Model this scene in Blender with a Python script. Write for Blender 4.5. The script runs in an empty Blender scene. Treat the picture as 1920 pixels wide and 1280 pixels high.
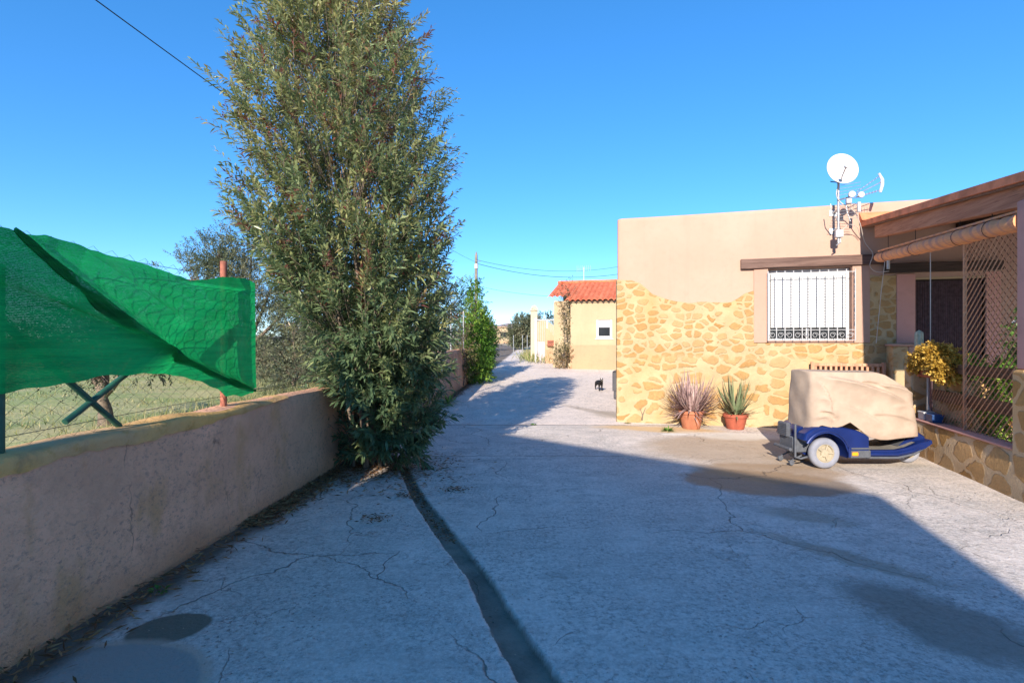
import bpy, math, random
import numpy as np
from mathutils import Vector, Matrix
R = math.radians
rng = np.random.default_rng(7)
random.seed(7)
S = bpy.context.scene
COL = S.collection

# ------------------------------------------------------------ camera, light
H = 1.45                       # eye height
cam_d = bpy.data.cameras.new('camera'); cam = bpy.data.objects.new('camera', cam_d); COL.objects.link(cam)
cam.location = (0, 0, H); cam.rotation_euler = (R(90), 0, 0)
cam_d.sensor_width = 36; cam_d.lens = 18.75; cam_d.clip_start = 0.05; cam_d.clip_end = 9000
S.camera = cam
SUN_EL, SUN_AZ = 23.5, 16.0    # elevation; heading the light travels, clockwise from +Y
w = bpy.data.worlds.new('World'); S.world = w; w.use_nodes = True
wn = w.node_tree; bg = wn.nodes['Background']
sky = wn.nodes.new('ShaderNodeTexSky'); sky.sky_type = 'NISHITA'; sky.sun_disc = False
sky.sun_elevation = R(SUN_EL); sky.sun_rotation = R(180 + SUN_AZ)
sky.air_density = 1.0; sky.dust_density = 0.0; sky.ozone_density = 4.6; sky.altitude = 3200
hs = wn.nodes.new('ShaderNodeHueSaturation'); hs.inputs['Saturation'].default_value = 1.36; hs.inputs['Hue'].default_value = 0.503
gm = wn.nodes.new('ShaderNodeGamma'); gm.inputs[1].default_value = 0.73
wn.links.new(sky.outputs[0], gm.inputs[0]); wn.links.new(gm.outputs[0], hs.inputs['Color']); wn.links.new(hs.outputs[0], bg.inputs[0])
bg.inputs[1].default_value = 0.15
sl = bpy.data.lights.new('sun', 'SUN'); sl.energy = 3.25; sl.angle = R(0.53); sl.color = (1.0, 0.90, 0.76)
sun = bpy.data.objects.new('sun', sl); COL.objects.link(sun)
d = Vector((math.sin(R(SUN_AZ)) * math.cos(R(SUN_EL)), math.cos(R(SUN_AZ)) * math.cos(R(SUN_EL)), -math.sin(R(SUN_EL))))
sun.rotation_euler = d.to_track_quat('-Z', 'Y').to_euler(); sun.location = (-10, -20, 20)
S.view_settings.view_transform = 'Standard'; S.view_settings.look = 'None'
S.view_settings.exposure = 1.55; S.view_settings.gamma = 1.0
S.cycles.max_bounces = 8; S.cycles.transparent_max_bounces = 16

# ------------------------------------------------------------ materials
class M:
    """small wrapper for building node materials"""
    def __init__(s, name, rough=0.8, spec=0.3):
        s.m = bpy.data.materials.new(name); s.m.use_nodes = True; s.t = s.m.node_tree
        s.b = s.t.nodes['Principled BSDF']; s.b.inputs['Roughness'].default_value = rough
        s.b.inputs['Specular IOR Level'].default_value = spec
        s.out = s.t.nodes['Material Output']
        s.tc = s.t.nodes.new('ShaderNodeTexCoord'); s.obj = s.tc.outputs['Object']
    def L(s, a, b): s.t.links.new(a, b)
    def inp(s, sock, v):
        if isinstance(v, bpy.types.NodeSocket): s.L(v, sock)
        else: sock.default_value = v
    def mapping(s, src=None, scale=(1, 1, 1), loc=(0, 0, 0), rot=(0, 0, 0)):
        n = s.t.nodes.new('ShaderNodeMapping'); s.L(src or s.obj, n.inputs[0])
        n.inputs['Scale'].default_value = scale; n.inputs['Location'].default_value = loc; n.inputs['Rotation'].default_value = rot
        return n.outputs[0]
    def noise(s, scale, detail=4, rough=0.55, src=None, dist=0.0):
        n = s.t.nodes.new('ShaderNodeTexNoise'); s.L(src or s.obj, n.inputs['Vector'])
        n.inputs['Scale'].default_value = scale; n.inputs['Detail'].default_value = detail
        n.inputs['Roughness'].default_value = rough; n.inputs['Distortion'].default_value = dist
        return n.outputs['Fac']
    def noisec(s, scale, src=None, detail=3):
        n = s.t.nodes.new('ShaderNodeTexNoise'); s.L(src or s.obj, n.inputs['Vector'])
        n.inputs['Scale'].default_value = scale; n.inputs['Detail'].default_value = detail
        return n.outputs['Color']
    def vor(s, scale, feature='F1', src=None, rand=1.0, out='Distance'):
        n = s.t.nodes.new('ShaderNodeTexVoronoi'); n.feature = feature; s.L(src or s.obj, n.inputs['Vector'])
        n.inputs['Scale'].default_value = scale; n.inputs['Randomness'].default_value = rand
        return n.outputs[out]
    def ramp(s, fac, stops, interp='LINEAR'):
        n = s.t.nodes.new('ShaderNodeValToRGB'); s.L(fac, n.inputs[0]); cr = n.color_ramp; cr.interpolation = interp
        while len(cr.elements) < len(stops): cr.elements.new(0.5)
        for e, (p, c) in zip(cr.elements, stops):
            e.position = p; e.color = (c, c, c, 1) if isinstance(c, (int, float)) else (*c, 1)
        return n.outputs[0]
    def mr(s, v, a, b, c=0.0, d_=1.0, smooth=True):
        n = s.t.nodes.new('ShaderNodeMapRange'); s.L(v, n.inputs['Value'])
        if smooth: n.interpolation_type = 'SMOOTHSTEP'
        for k, x in zip(('From Min', 'From Max', 'To Min', 'To Max'), (a, b, c, d_)): s.inp(n.inputs[k], x)
        return n.outputs[0]
    def math(s, op, a, b=0.0, c=0.0):
        n = s.t.nodes.new('ShaderNodeMath'); n.operation = op
        s.inp(n.inputs[0], a); s.inp(n.inputs[1], b); s.inp(n.inputs[2], c)
        return n.outputs[0]
    def mix(s, fac, a, b, mode='MIX'):
        n = s.t.nodes.new('ShaderNodeMixRGB'); n.blend_type = mode; s.inp(n.inputs[0], fac)
        for i, v in ((1, a), (2, b)):
            if isinstance(v, tuple): n.inputs[i].default_value = (*v, 1)
            else: s.L(v, n.inputs[i])
        return n.outputs[0]
    def vadd(s, a, b, k=1.0):
        sc = s.t.nodes.new('ShaderNodeVectorMath'); sc.operation = 'MULTIPLY_ADD'
        sub = s.t.nodes.new('ShaderNodeVectorMath'); sub.operation = 'SUBTRACT'
        s.L(b, sub.inputs[0]); sub.inputs[1].default_value = (.5, .5, .5)
        s.L(sub.outputs[0], sc.inputs[0]); sc.inputs[1].default_value = (k, k, k); s.L(a, sc.inputs[2])
        return sc.outputs[0]
    def sep(s, src=None):
        n = s.t.nodes.new('ShaderNodeSeparateXYZ'); s.L(src or s.obj, n.inputs[0]); return n.outputs
    def attr(s, name):
        n = s.t.nodes.new('ShaderNodeAttribute'); n.attribute_name = name; return n.outputs['Fac']
    def blob(s, cx, cy, rx, ry, rot=0, soft=0.15, ns=1.6, amp=0.35):
        """0..1 mask of an irregular stain on the ground"""
        src = s.vadd(s.vadd(s.obj, s.noisec(ns, detail=5), amp), s.noisec(ns * 4.5, detail=6), amp * .55)
        n = s.t.nodes.new('ShaderNodeMapping'); n.vector_type = 'TEXTURE'; s.L(src, n.inputs[0])
        n.inputs['Location'].default_value = (cx, cy, 0); n.inputs['Rotation'].default_value = (0, 0, R(rot)); n.inputs['Scale'].default_value = (rx, ry, 1e3)
        l = s.t.nodes.new('ShaderNodeVectorMath'); l.operation = 'LENGTH'; s.L(n.outputs[0], l.inputs[0])
        return s.mr(l.outputs['Value'], 1 + soft, 1 - soft)
    def bump(s, h, strength=0.3, dist=0.02):
        n = s.t.nodes.new('ShaderNodeBump'); n.inputs['Strength'].default_value = strength; n.inputs['Distance'].default_value = dist
        s.L(h, n.inputs['Height'])
        if s.b.inputs['Normal'].links: s.L(s.b.inputs['Normal'].links[0].from_socket, n.inputs['Normal'])
        s.L(n.outputs[0], s.b.inputs['Normal'])
    def col(s, c): s.inp(s.b.inputs['Base Color'], (*c, 1) if isinstance(c, tuple) else c); return s
    def rough(s, r): s.inp(s.b.inputs['Roughness'], r)

def plain(name, c, rough=0.6, var=0.15, scale=8, metal=0.0, bump=0.0, bscale=60, spec=0.3):
    m = M(name, rough, spec); m.b.inputs['Metallic'].default_value = metal
    n = m.noise(scale, 6)
    m.col(m.mix(m.mr(n, .3, .7), tuple(x * (1 - var) for x in c), tuple(min(1, x * (1 + var)) for x in c)))
    if bump: m.bump(m.noise(bscale, 3), bump, 0.01)
    return m.m

def mat_concrete():
    m = M('concrete', 0.85)
    big = m.noise(0.55, 6, .6); med = m.noise(3.5, 6, .65); fine = m.noise(45, 5, .7)
    c = m.mix(m.mr(big, .35, .68), (.56, .475, .415), (.74, .635, .555))
    c = m.mix(m.mr(med, .38, .70, 0, .6), c, (.36, .325, .29))
    c = m.mix(m.mr(fine, .42, .62, 0, .55), c, (.76, .70, .64))
    streak = m.noise(5, 5, .6, src=m.mapping(scale=(.25, 1.3, 1)))
    c = m.mix(m.mr(streak, .5, .72, 0, .35), c, (.31, .285, .255))
    # pinker, paler road beyond the joint
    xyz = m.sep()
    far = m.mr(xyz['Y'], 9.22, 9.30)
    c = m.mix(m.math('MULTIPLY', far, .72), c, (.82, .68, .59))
    # dark pits and pale aggregate
    pits = m.mr(m.vor(24, src=m.vadd(m.obj, m.noisec(9), .06)), .10, .24, 1, 0)
    pitm = m.math('MULTIPLY', pits, m.mr(m.noise(1.3, 5), .50, .60))
    c = m.mix(m.math('MULTIPLY', pitm, .38), c, (.10, .093, .085))
    white = m.mr(m.vor(30), .06, .12, 1, 0)
    c = m.mix(m.math('MULTIPLY', white, m.mr(m.noise(2.1, 3), .5, .62, 0, .7)), c, (.72, .70, .66))
    sp = m.math('MULTIPLY', m.mr(m.noise(26, 8, .86), .47, .60), m.mr(m.noise(1.9, 5, .6), .28, .60))
    c = m.mix(m.math('MULTIPLY', sp, .72), c, (.20, .185, .17))
    sp2 = m.math('MULTIPLY', m.mr(m.noise(85, 4, .8), .56, .66), m.mr(m.noise(2.7, 4, .6), .38, .6))
    c = m.mix(m.math('MULTIPLY', sp2, .55), c, (.85, .81, .76))
    blot = m.mr(m.noise(8, 6, .7, dist=.4), .52, .68)
    c = m.mix(m.math('MULTIPLY', blot, .45), c, (.30, .27, .235))
    # stains
    def st(c, k, colr, f): return m.mix(m.math('MULTIPLY', k, f), c, colr)
    c = st(c, m.blob(3.1, 7.2, 1.25, 1.15, 0, .25, 1.2, .5), (.38, .27, .17), .72)
    c = st(c, m.blob(2.62, 5.52, .85, .50, -12, .12, 1.5, .35), (.205, .15, .105), .85)
    c = st(c, m.blob(2.9, 5.95, .80, .42, -10, .2, 1.5, .4), (.33, .215, .12), .75)
    c = st(c, m.blob(2.25, 2.75, .50, .30, -62, .35, 2.2, .3), (.19, .165, .13), .75)
    c = st(c, m.blob(2.25, 3.62, .55, .10, -52, .4, 2.2, .25), (.28, .23, .17), .65)
    c = st(c, m.blob(2.45, 4.45, .32, .16, -30, .4, 2.2, .25), (.28, .24, .18), .6)
    c = st(c, m.blob(2.45, 8.85, 1.0, .30, -14, .3, 1.8, .35), (.60, .40, .19), .8)
    c = st(c, m.blob(1.75, 11.0, .16, 1.25, 28, .35, 1.2, .25), (.34, .275, .215), .6)
    c = st(c, m.blob(2.0, 10.6, .38, .5, 0, .3, 1.2, .25), (.38, .31, .24), .6)
    c = st(c, m.blob(3.35, 8.25, .75, .30, -10, .4, 1.4, .4), (.75, .70, .62), .5)
    c = st(c, m.blob(2.55, 8.35, .22, .10, 0, .15, 3, .12), (.72, .68, .62), .8)
    # cement patches by the wall foot
    c = st(c, m.blob(-1.74, 2.70, .19, .155, 18, .07, 3, .06), (.14, .125, .09), .92)
    r1 = m.blob(-1.82, 2.19, .49, .37, 4, .03, 2.2, .05); r0 = m.blob(-1.82, 2.19, .535, .41, 4, .06, 2.2, .05)
    c = st(c, r0, (.48, .37, .29), .8); c = st(c, r1, (.32, .305, .28), .9)
    # trodden dirt at the wall foot
    wl = m.math('ADD', xyz['X'], m.math('ADD', 2.378, m.math('MULTIPLY', xyz['Y'], -.0567)))
    wl = m.math('ADD', wl, m.math('MULTIPLY', m.noise(3, 6), -.30))
    c = m.mix(m.mr(wl, .16, -.06, 0, .9), c, (.12, .088, .06))
    # trench filled with darker mortar
    tr = m.attr('trench')
    c = m.mix(tr, c, m.mix(m.mr(med, .35, .65), (.125, .105, .08), (.23, .195, .15)))
    # cracks
    cs = m.vadd(m.obj, m.noisec(1.6, detail=6), .55)
    ck = m.mr(m.vor(.42, 'DISTANCE_TO_EDGE', src=cs), .0, .0030, 1, 0)
    ck = m.math('MULTIPLY', ck, m.mr(m.noise(.8, 2), .42, .55))
    cs2 = m.vadd(m.obj, m.noisec(4, detail=6), .25)
    ck2 = m.math('MULTIPLY', m.mr(m.vor(1.3, 'DISTANCE_TO_EDGE', src=cs2), .0, .005, 1, 0), m.mr(m.noise(1.1, 3), .52, .62, 0, .7))
    yj = m.math('ADD', xyz['Y'], m.math('MULTIPLY', m.math('ADD', m.noise(2.2, 5), -.5), .22))
    j1 = m.mr(m.math('ABSOLUTE', m.math('ADD', yj, -9.27)), .02, .055, 1, 0)
    j2 = m.mr(m.math('ABSOLUTE', m.math('ADD', yj, m.math('MULTIPLY', xyz['X'], .04), )), 0, 1, 0, 0)
    j3 = m.mr(m.math('ABSOLUTE', m.math('ADD', yj, -6.72)), .004, .018, 1, 0)
    j3 = m.math('MULTIPLY', j3, m.mr(xyz['X'], 1.5, 1.3))
    cr = m.math('MAXIMUM', m.math('MAXIMUM', ck, ck2), m.math('MAXIMUM', j1, j3))
    c = m.mix(m.math('MULTIPLY', cr, .62), c, (.11, .09, .07))
    m.col(c)
    wet = m.blob(2.62, 5.52, .85, .50, -12, .12, 1.5, .35)
    m.rough(m.mix(m.math('MULTIPLY', wet, .6), m.mr(fine, .3, .7, .75, .95), (.45, .45, .45)))
    h = m.math('ADD', m.math('MULTIPLY', fine, .6), m.math('MULTIPLY', med, 1.0))
    h = m.math('SUBTRACT', h, m.math('MULTIPLY', cr, 1.2)); h = m.math('SUBTRACT', h, m.math('MULTIPLY', pitm, .8))
    m.bump(h, .8, .016)
    return m.m

def mat_soil(name, a, b, c3, s1=.5):
    m = M(name, .95)
    c = m.mix(m.mr(m.noise(s1, 7, .65), .38, .62), a, b)
    c = m.mix(m.mr(m.noise(6, 6, .7), .45, .7, 0, .7), c, c3)
    m.col(c); m.bump(m.noise(20, 5), .6, .04); return m.m

def mat_plaster(name, a, b, stainc=None, grime=0.3, crack=0.0, bscale=70, bstr=.25):
    m = M(name, .9, .2)
    c = m.mix(m.mr(m.noise(.9, 6, .6), .32, .68), a, b)
    c = m.mix(m.mr(m.noise(9, 6, .7), .48, .70, 0, grime * 1.5), c, tuple(x * .62 for x in a))
    rs = m.noise(1, 5, .6, src=m.mapping(scale=(7, 7, .45)))
    c = m.mix(m.mr(rs, .50, .72, 0, .20), c, tuple(x * .72 for x in a))
    if stainc:
        st = m.noise(2.4, 6, .65, src=m.mapping(scale=(1, 1, .6)))
        c = m.mix(m.mr(st, .52, .70, 0, .75), c, stainc)
    if crack:
        z = m.sep()['Z']
        low = m.math('MULTIPLY', m.mr(m.math('ADD', z, m.math('MULTIPLY', m.noise(2, 5), .35)), .42, .12), .75)
        c = m.mix(low, c, (.52, .25, .12))
        dk = m.mr(m.noise(26, 7, .82, src=m.mapping(scale=(1, 1, 1.5))), .50, .64, 0, .62)
        c = m.mix(m.math('MULTIPLY', dk, m.mr(m.noise(1.3, 4), .30, .56)), c, (.19, .14, .12))
        dots = m.math('MULTIPLY', m.mr(m.vor(16, src=m.vadd(m.obj, m.noisec(20), .04)), .05, .11, 1, 0), m.mr(m.noise(3, 3), .45, .6))
        c = m.mix(m.math('MULTIPLY', dots, .7), c, (.10, .075, .06))
        cs = m.vadd(m.mapping(scale=(1, 1, .35)), m.noisec(3, detail=7), .30)
        ck = m.mr(m.vor(.85, 'DISTANCE_TO_EDGE', src=cs), 0, .0042, 1, 0)
        ck = m.math('MULTIPLY', ck, m.mr(m.noise(1.5, 2), .50, .58, 0, .65))
        c = m.mix(ck, c, (.09, .065, .05))
        m.bump(ck, -.6, .01)
    m.col(c)
    m.bump(m.math('ADD', m.noise(bscale, 4, .7), m.math('MULTIPLY', m.noise(7, 4), 1.5)), bstr, .012)
    return m.m

def mat_stone(name, mortar, sa, sb, scl=5.2, gap=.055, small_above=None, big=(.42, .60), th0=.05, th1=.17, vis0=.30):
    """irregular flat stones set flush in broad mortar; object X/Z or Y/Z"""
    m = M(name, .88, .2)
    warp = m.vadd(m.obj, m.noisec(3.2, detail=3), .16)
    warp = m.vadd(warp, m.noisec(14, detail=3), .03)
    def layer(k, seed, rr=(.40, .60)):
        src = m.mapping(warp, scale=(k * .72, k * .72, k * 1.15), loc=(seed, seed * 1.7, seed * .6))
        de = m.vor(1.0, 'DISTANCE_TO_EDGE', src=src, rand=.82)
        cc = m.vor(1.0, 'F1', src=src, rand=.82, out='Color')
        cx = m.sep(cc)
        th = m.mr(cx['X'], 0, 1, th0, th1, smooth=False)
        f1 = m.vor(1.0, 'F1', src=src, rand=.82); r_ = m.mr(cx['Z'], 0, 1, *rr, smooth=False)
        return m.math('MULTIPLY', m.mr(de, th, m.math('ADD', th, .06)), m.mr(f1, m.math('ADD', r_, .06), r_)), cx
    m1, c1 = layer(scl, 0.0, big)
    if small_above:
        m2, c2 = layer(scl * 1.45, 3.3)
        up = m.mr(m.math('ADD', m.sep()['Z'], m.math('MULTIPLY', m.noise(1.5, 2), .2)), small_above - .08, small_above + .08)
        mask = m.mix(up, m1, m2)
        r1 = m.mix(up, c1['Y'], c2['Y']); r2 = m.mix(up, c1['Z'], c2['Z'])
    else: mask, r1, r2 = m1, c1['Y'], c1['Z']
    sc = m.mix(r1, sa, sb)
    sc = m.mix(m.mr(m.noise(24, 6, .7), .35, .7, 0, .5), sc, tuple(x * .62 for x in sa))
    vis = m.mr(r2, 0, 1, vis0, 1.0, smooth=False)       # some stones half washed over with mortar
    mo = m.mix(m.mr(m.noise(2.0, 6, .7), .35, .65), mortar, tuple(x * .80 for x in mortar))
    mo = m.mix(m.mr(m.noise(1.1, 4), .45, .7, 0, .55), mo, (mortar[0] * .92, mortar[1] * .72, mortar[2] * .45))
    m.col(m.mix(m.math('MULTIPLY', mask, vis), mo, sc))
    h = m.math('ADD', m.math('MULTIPLY', mask, 1.1), m.math('MULTIPLY', m.noise(30, 5, .7), .8))
    h = m.math('ADD', h, m.math('MULTIPLY', m.noise(8, 4), .8))
    m.bump(h, .6, .02)
    return m.m

def mat_wood(name, a, b, axis=0, rough=.7):
    m = M(name, rough)
    sc = [22, 22, 22]; sc[axis] = 1.2
    n = m.noise(1, 7, .65, src=m.mapping(scale=tuple(sc)))
    n2 = m.noise(1, 3, .6, src=m.mapping(scale=tuple(x * 3 for x in sc)))
    c = m.mix(m.mr(n, .35, .65), a, b)
    c = m.mix(m.mr(n2, .55, .7, 0, .6), c, tuple(x * .4 for x in a))
    m.col(c); m.bump(n, .5, .006); return m.m

def mat_leaf(name, stops, transl=.35, rough=.45, spec=.35):
    m = M(name, rough, spec)
    c = m.ramp(m.attr('tint'), stops)
    c = m.mix(m.mr(m.noise(30, 2), .4, .6, 0, .25), c, (.05, .07, .02))
    m.col(c)
    tr = m.t.nodes.new('ShaderNodeBsdfTranslucent'); m.L(c, tr.inputs[0])
    mx = m.t.nodes.new('ShaderNodeMixShader'); mx.inputs[0].default_value = transl
    m.L(m.b.outputs[0], mx.inputs[1]); m.L(tr.outputs[0], mx.inputs[2]); m.L(mx.outputs[0], m.out.inputs[0])
    return m.m

MT = {}
MT['concrete'] = mat_concrete()
MT['earth'] = mat_soil('earth', (.42, .33, .22), (.52, .43, .30), (.26, .25, .12), .05)
MT['field'] = mat_soil('dry_grass_soil', (.36, .33, .16), (.22, .27, .09), (.46, .42, .23), .6)
MT['wallpink'] = mat_plaster('boundary_render', (.88, .475, .30), (.60, .325, .20), (.56, .30, .13), .35, 1, 60, 1.0)
MT['coping'] = mat_plaster('ochre_coping', (.68, .39, .12), (.50, .32, .17), (.20, .15, .09), .6, 0, 30, .7)
MT['render'] = mat_plaster('house_render', (.45, .298, .232), (.42, .27, .205), None, .10, 0, 90, .22)
MT['jamb'] = mat_plaster('smooth_pink_render', (.43, .265, .205), (.40, .245, .19), None, .12, 0, 60, .15)
MT['purple'] = mat_plaster('mauve_pink_render', (.56, .30, .25), (.49, .265, .23), None, .2, 0, 60, .2)
MT['stone'] = mat_stone('ochre_stone_facing', (.46, .35, .205), (.34, .185, .065), (.40, .245, .10), 4.8, small_above=1.28, big=(.48, .66), th0=.035, th1=.13, vis0=.42)
MT['stone2'] = mat_stone('brown_stone_facing', (.58, .42, .255), (.36, .19, .06), (.46, .26, .09), 4.0, big=(.50, .72), th0=.03, th1=.10, vis0=.55)
MT['wood'] = mat_wood('weathered_beam_wood', (.085, .045, .035), (.16, .095, .075), 0)
MT['woody'] = mat_wood('weathered_beam_wood_lengthways', (.36, .14, .075), (.50, .225, .125), 1)
MT['darkwood'] = mat_wood('dark_beam_wood', (.035, .025, .02), (.07, .045, .035), 0)
MT['slatwood'] = mat_wood('reddish_slat_wood', (.42, .20, .12), (.54, .30, .18), 2)
MT['board'] = mat_wood('brown_board', (.13, .065, .035), (.20, .10, .055), 1)
MT['ceiling'] = mat_wood('porch_ceiling_board', (.16, .09, .06), (.24, .14, .09), 0)
MT['terracotta_edge'] = plain('terracotta_edge', (.64, .21, .10), .8, .25, 5, bump=.3)
MT['white'] = plain('white_paint', (.50, .50, .51), .45, .05, 3)
MT['whitebar'] = plain('white_iron', (.36, .36, .38), .4, .08, 20)
MT['dark'] = plain('dark_glass', (.02, .022, .025), .15, .1, 3)
MT['pot'] = plain('terracotta_pot', (.36, .135, .075), .8, .18, 7, bump=.25)
MT['pot2'] = plain('red_terracotta_pot', (.33, .085, .05), .8, .2, 7, bump=.25)
MT['steel'] = plain('galvanised_steel', (.42, .42, .42), .45, .2, 12, metal=.7)
MT['rust'] = plain('rust_painted_steel', (.30, .10, .065), .7, .3, 20)
MT['greenpost'] = plain('dark_green_steel', (.02, .085, .06), .5, .2, 12)
MT['wire'] = plain('grey_wire', (.075, .08, .07), .5, .2, 12, metal=.5)
MT['cable'] = plain('black_cable', (.02, .02, .025), .6, .1, 4)
MT['cablew'] = plain('pale_cable', (.45, .40, .36), .6, .1, 4)
MT['black_fur'] = plain('black_fur', (.012, .010, .010), .75, .3, 60, bump=.4)
MT['blue'] = plain('metallic_blue_paint', (.009, .024, .13), .28, .12, 5, metal=.25, spec=.6)
MT['greyplastic'] = plain('grey_plastic', (.085, .09, .105), .55, .15, 20)
MT['blackplastic'] = plain('black_plastic', (.02, .02, .022), .6, .15, 20)
MT['floormat'] = plain('floor_mat', (.20, .185, .17), .8, .15, 20, bump=.4, bscale=150)
MT['tyre'] = plain('pale_grey_tyre', (.22, .225, .265), .75, .12, 8, bump=.2)
MT['rim'] = plain('cream_rim', (.33, .28, .20), .5, .1, 8)
MT['orange'] = plain('orange_reflector', (.85, .30, .02), .3, .1, 8)
MT['bark'] = plain('grey_bark', (.17, .13, .10), .9, .35, 14, bump=.8, bscale=25)
MT['polewood'] = plain('grey_pole_wood', (.20, .17, .145), .9, .25, 5, bump=.5)
MT['lavender'] = plain('pale_lavender_metal', (.42, .37, .41), .55, .06, 3)
MT['creamwall'] = mat_plaster('cream_render', (.43, .335, .215), (.40, .30, .19), None, .08, 0, 60, .2)
MT['palecream'] = mat_plaster('pale_cream_render', (.52, .45, .33), (.47, .40, .28), None, .08, 0, 60, .2)
MT['salmon'] = mat_plaster('salmon_render', (.42, .28, .17), (.39, .255, .16), None, .15, 0, 60, .2)
MT['sandbag'] = plain('bluish_plastic_tub', (.03, .075, .20), .4, .1, 8)
MT['slate'] = plain('dark_grey_plastic', (.055, .055, .065), .55, .15, 8)

def mat_tile():
    m = M('orange_roof_tile', .8)
    x = m.sep(); n = m.noise(3, 5)
    row = m.math('FRACT', m.math('MULTIPLY', x['Y'], 3.2))
    c = m.mix(m.mr(n, .3, .7), (.50, .12, .055), (.60, .20, .10))
    c = m.mix(m.mr(m.noise(11, 3), .5, .7, 0, .6), c, (.32, .065, .03))
    m.col(m.mix(m.mr(row, .0, .12, .5, 0), c, (.25, .06, .03))); m.bump(row, .4, .02); return m.m
MT['tile'] = mat_tile()

def mat_net():
    m = M('green_shade_net', .65, .2)
    wv = m.t.nodes.new('ShaderNodeTexWave'); wv.wave_type = 'BANDS'; wv.bands_direction = 'Z'
    m.L(m.obj, wv.inputs[0]); wv.inputs['Scale'].default_value = 42; wv.inputs['Distortion'].default_value = 1.2; wv.inputs['Detail'].default_value = 3; wv.inputs['Detail Scale'].default_value = .6
    st = m.noise(1, 5, .7, src=m.mapping(scale=(1, 1.6, 28)))
    c = m.mix(m.mr(st, .35, .65), (.004, .16, .055), (.012, .34, .09))
    c = m.mix(m.mr(wv.outputs['Fac'], .2, .8, 0, .4), c, (.0, .075, .032))
    dust = m.noise(2.4, 6, .7)
    c = m.mix(m.mr(dust, .52, .75, 0, .35), c, (.10, .30, .15)); m.col(c)
    tr = m.t.nodes.new('ShaderNodeBsdfTranslucent'); m.L(m.mix(.45, c, (.012, .62, .17)), tr.inputs[0])
    tp = m.t.nodes.new('ShaderNodeBsdfTransparent')
    a = m.t.nodes.new('ShaderNodeMixShader'); a.inputs[0].default_value = .66
    m.L(m.b.outputs[0], a.inputs[1]); m.L(tr.outputs[0], a.inputs[2])
    b = m.t.nodes.new('ShaderNodeMixShader')
    holes = m.mr(m.math('MULTIPLY', wv.outputs['Fac'], m.noise(140, 1)), .3, .6, .0, .10)
    m.L(holes, b.inputs[0]); m.L(a.outputs[0], b.inputs[1]); m.L(tp.outputs[0], b.inputs[2])
    m.L(b.outputs[0], m.out.inputs[0]); m.bump(wv.outputs['Fac'], .25, .003)
    return m.m
MT['net'] = mat_net()
def mat_cloth():
    m = M('beige_cover_cloth', .8, .25)
    n = m.noise(5, 6, .6)
    c = m.mix(m.mr(n, .35, .65), (.35, .262, .20), (.40, .305, .235))
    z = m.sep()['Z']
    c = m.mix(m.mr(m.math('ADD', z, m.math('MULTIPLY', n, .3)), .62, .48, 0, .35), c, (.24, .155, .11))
    m.col(c); m.bump(m.noise(160, 2), .12, .003); m.bump(m.noise(2.2, 5, .55, src=m.mapping(scale=(1.2, 1, 3.2), rot=(0, -.45, 0)), dist=.6), .16, .03)
    m.bump(m.noise(4, 4, .6, src=m.mapping(scale=(.6, 1, 1.4), rot=(0, .5, 0))), .22, .04)
    return m.m
MT['cloth'] = mat_cloth()
def mat_roll():
    m = M('rolled_reed_blind', .75)
    wv = m.t.nodes.new('ShaderNodeTexWave'); wv.bands_direction = 'Y'; m.L(m.mapping(rot=(.5, 0, 0)), wv.inputs[0]); wv.inputs['Scale'].default_value = 2.2; wv.inputs['Distortion'].default_value = 2.5
    f = m.noise(1, 3, src=m.mapping(scale=(90, 2, 90)))
    c = m.mix(m.mr(wv.outputs['Fac'], .6, .95), (.74, .33, .15), (.56, .26, .17))
    m.col(m.mix(m.mr(f, .45, .7, 0, .5), c, (.48, .22, .12))); m.bump(f, .6, .006); return m.m
MT['roll'] = mat_roll()
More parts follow.
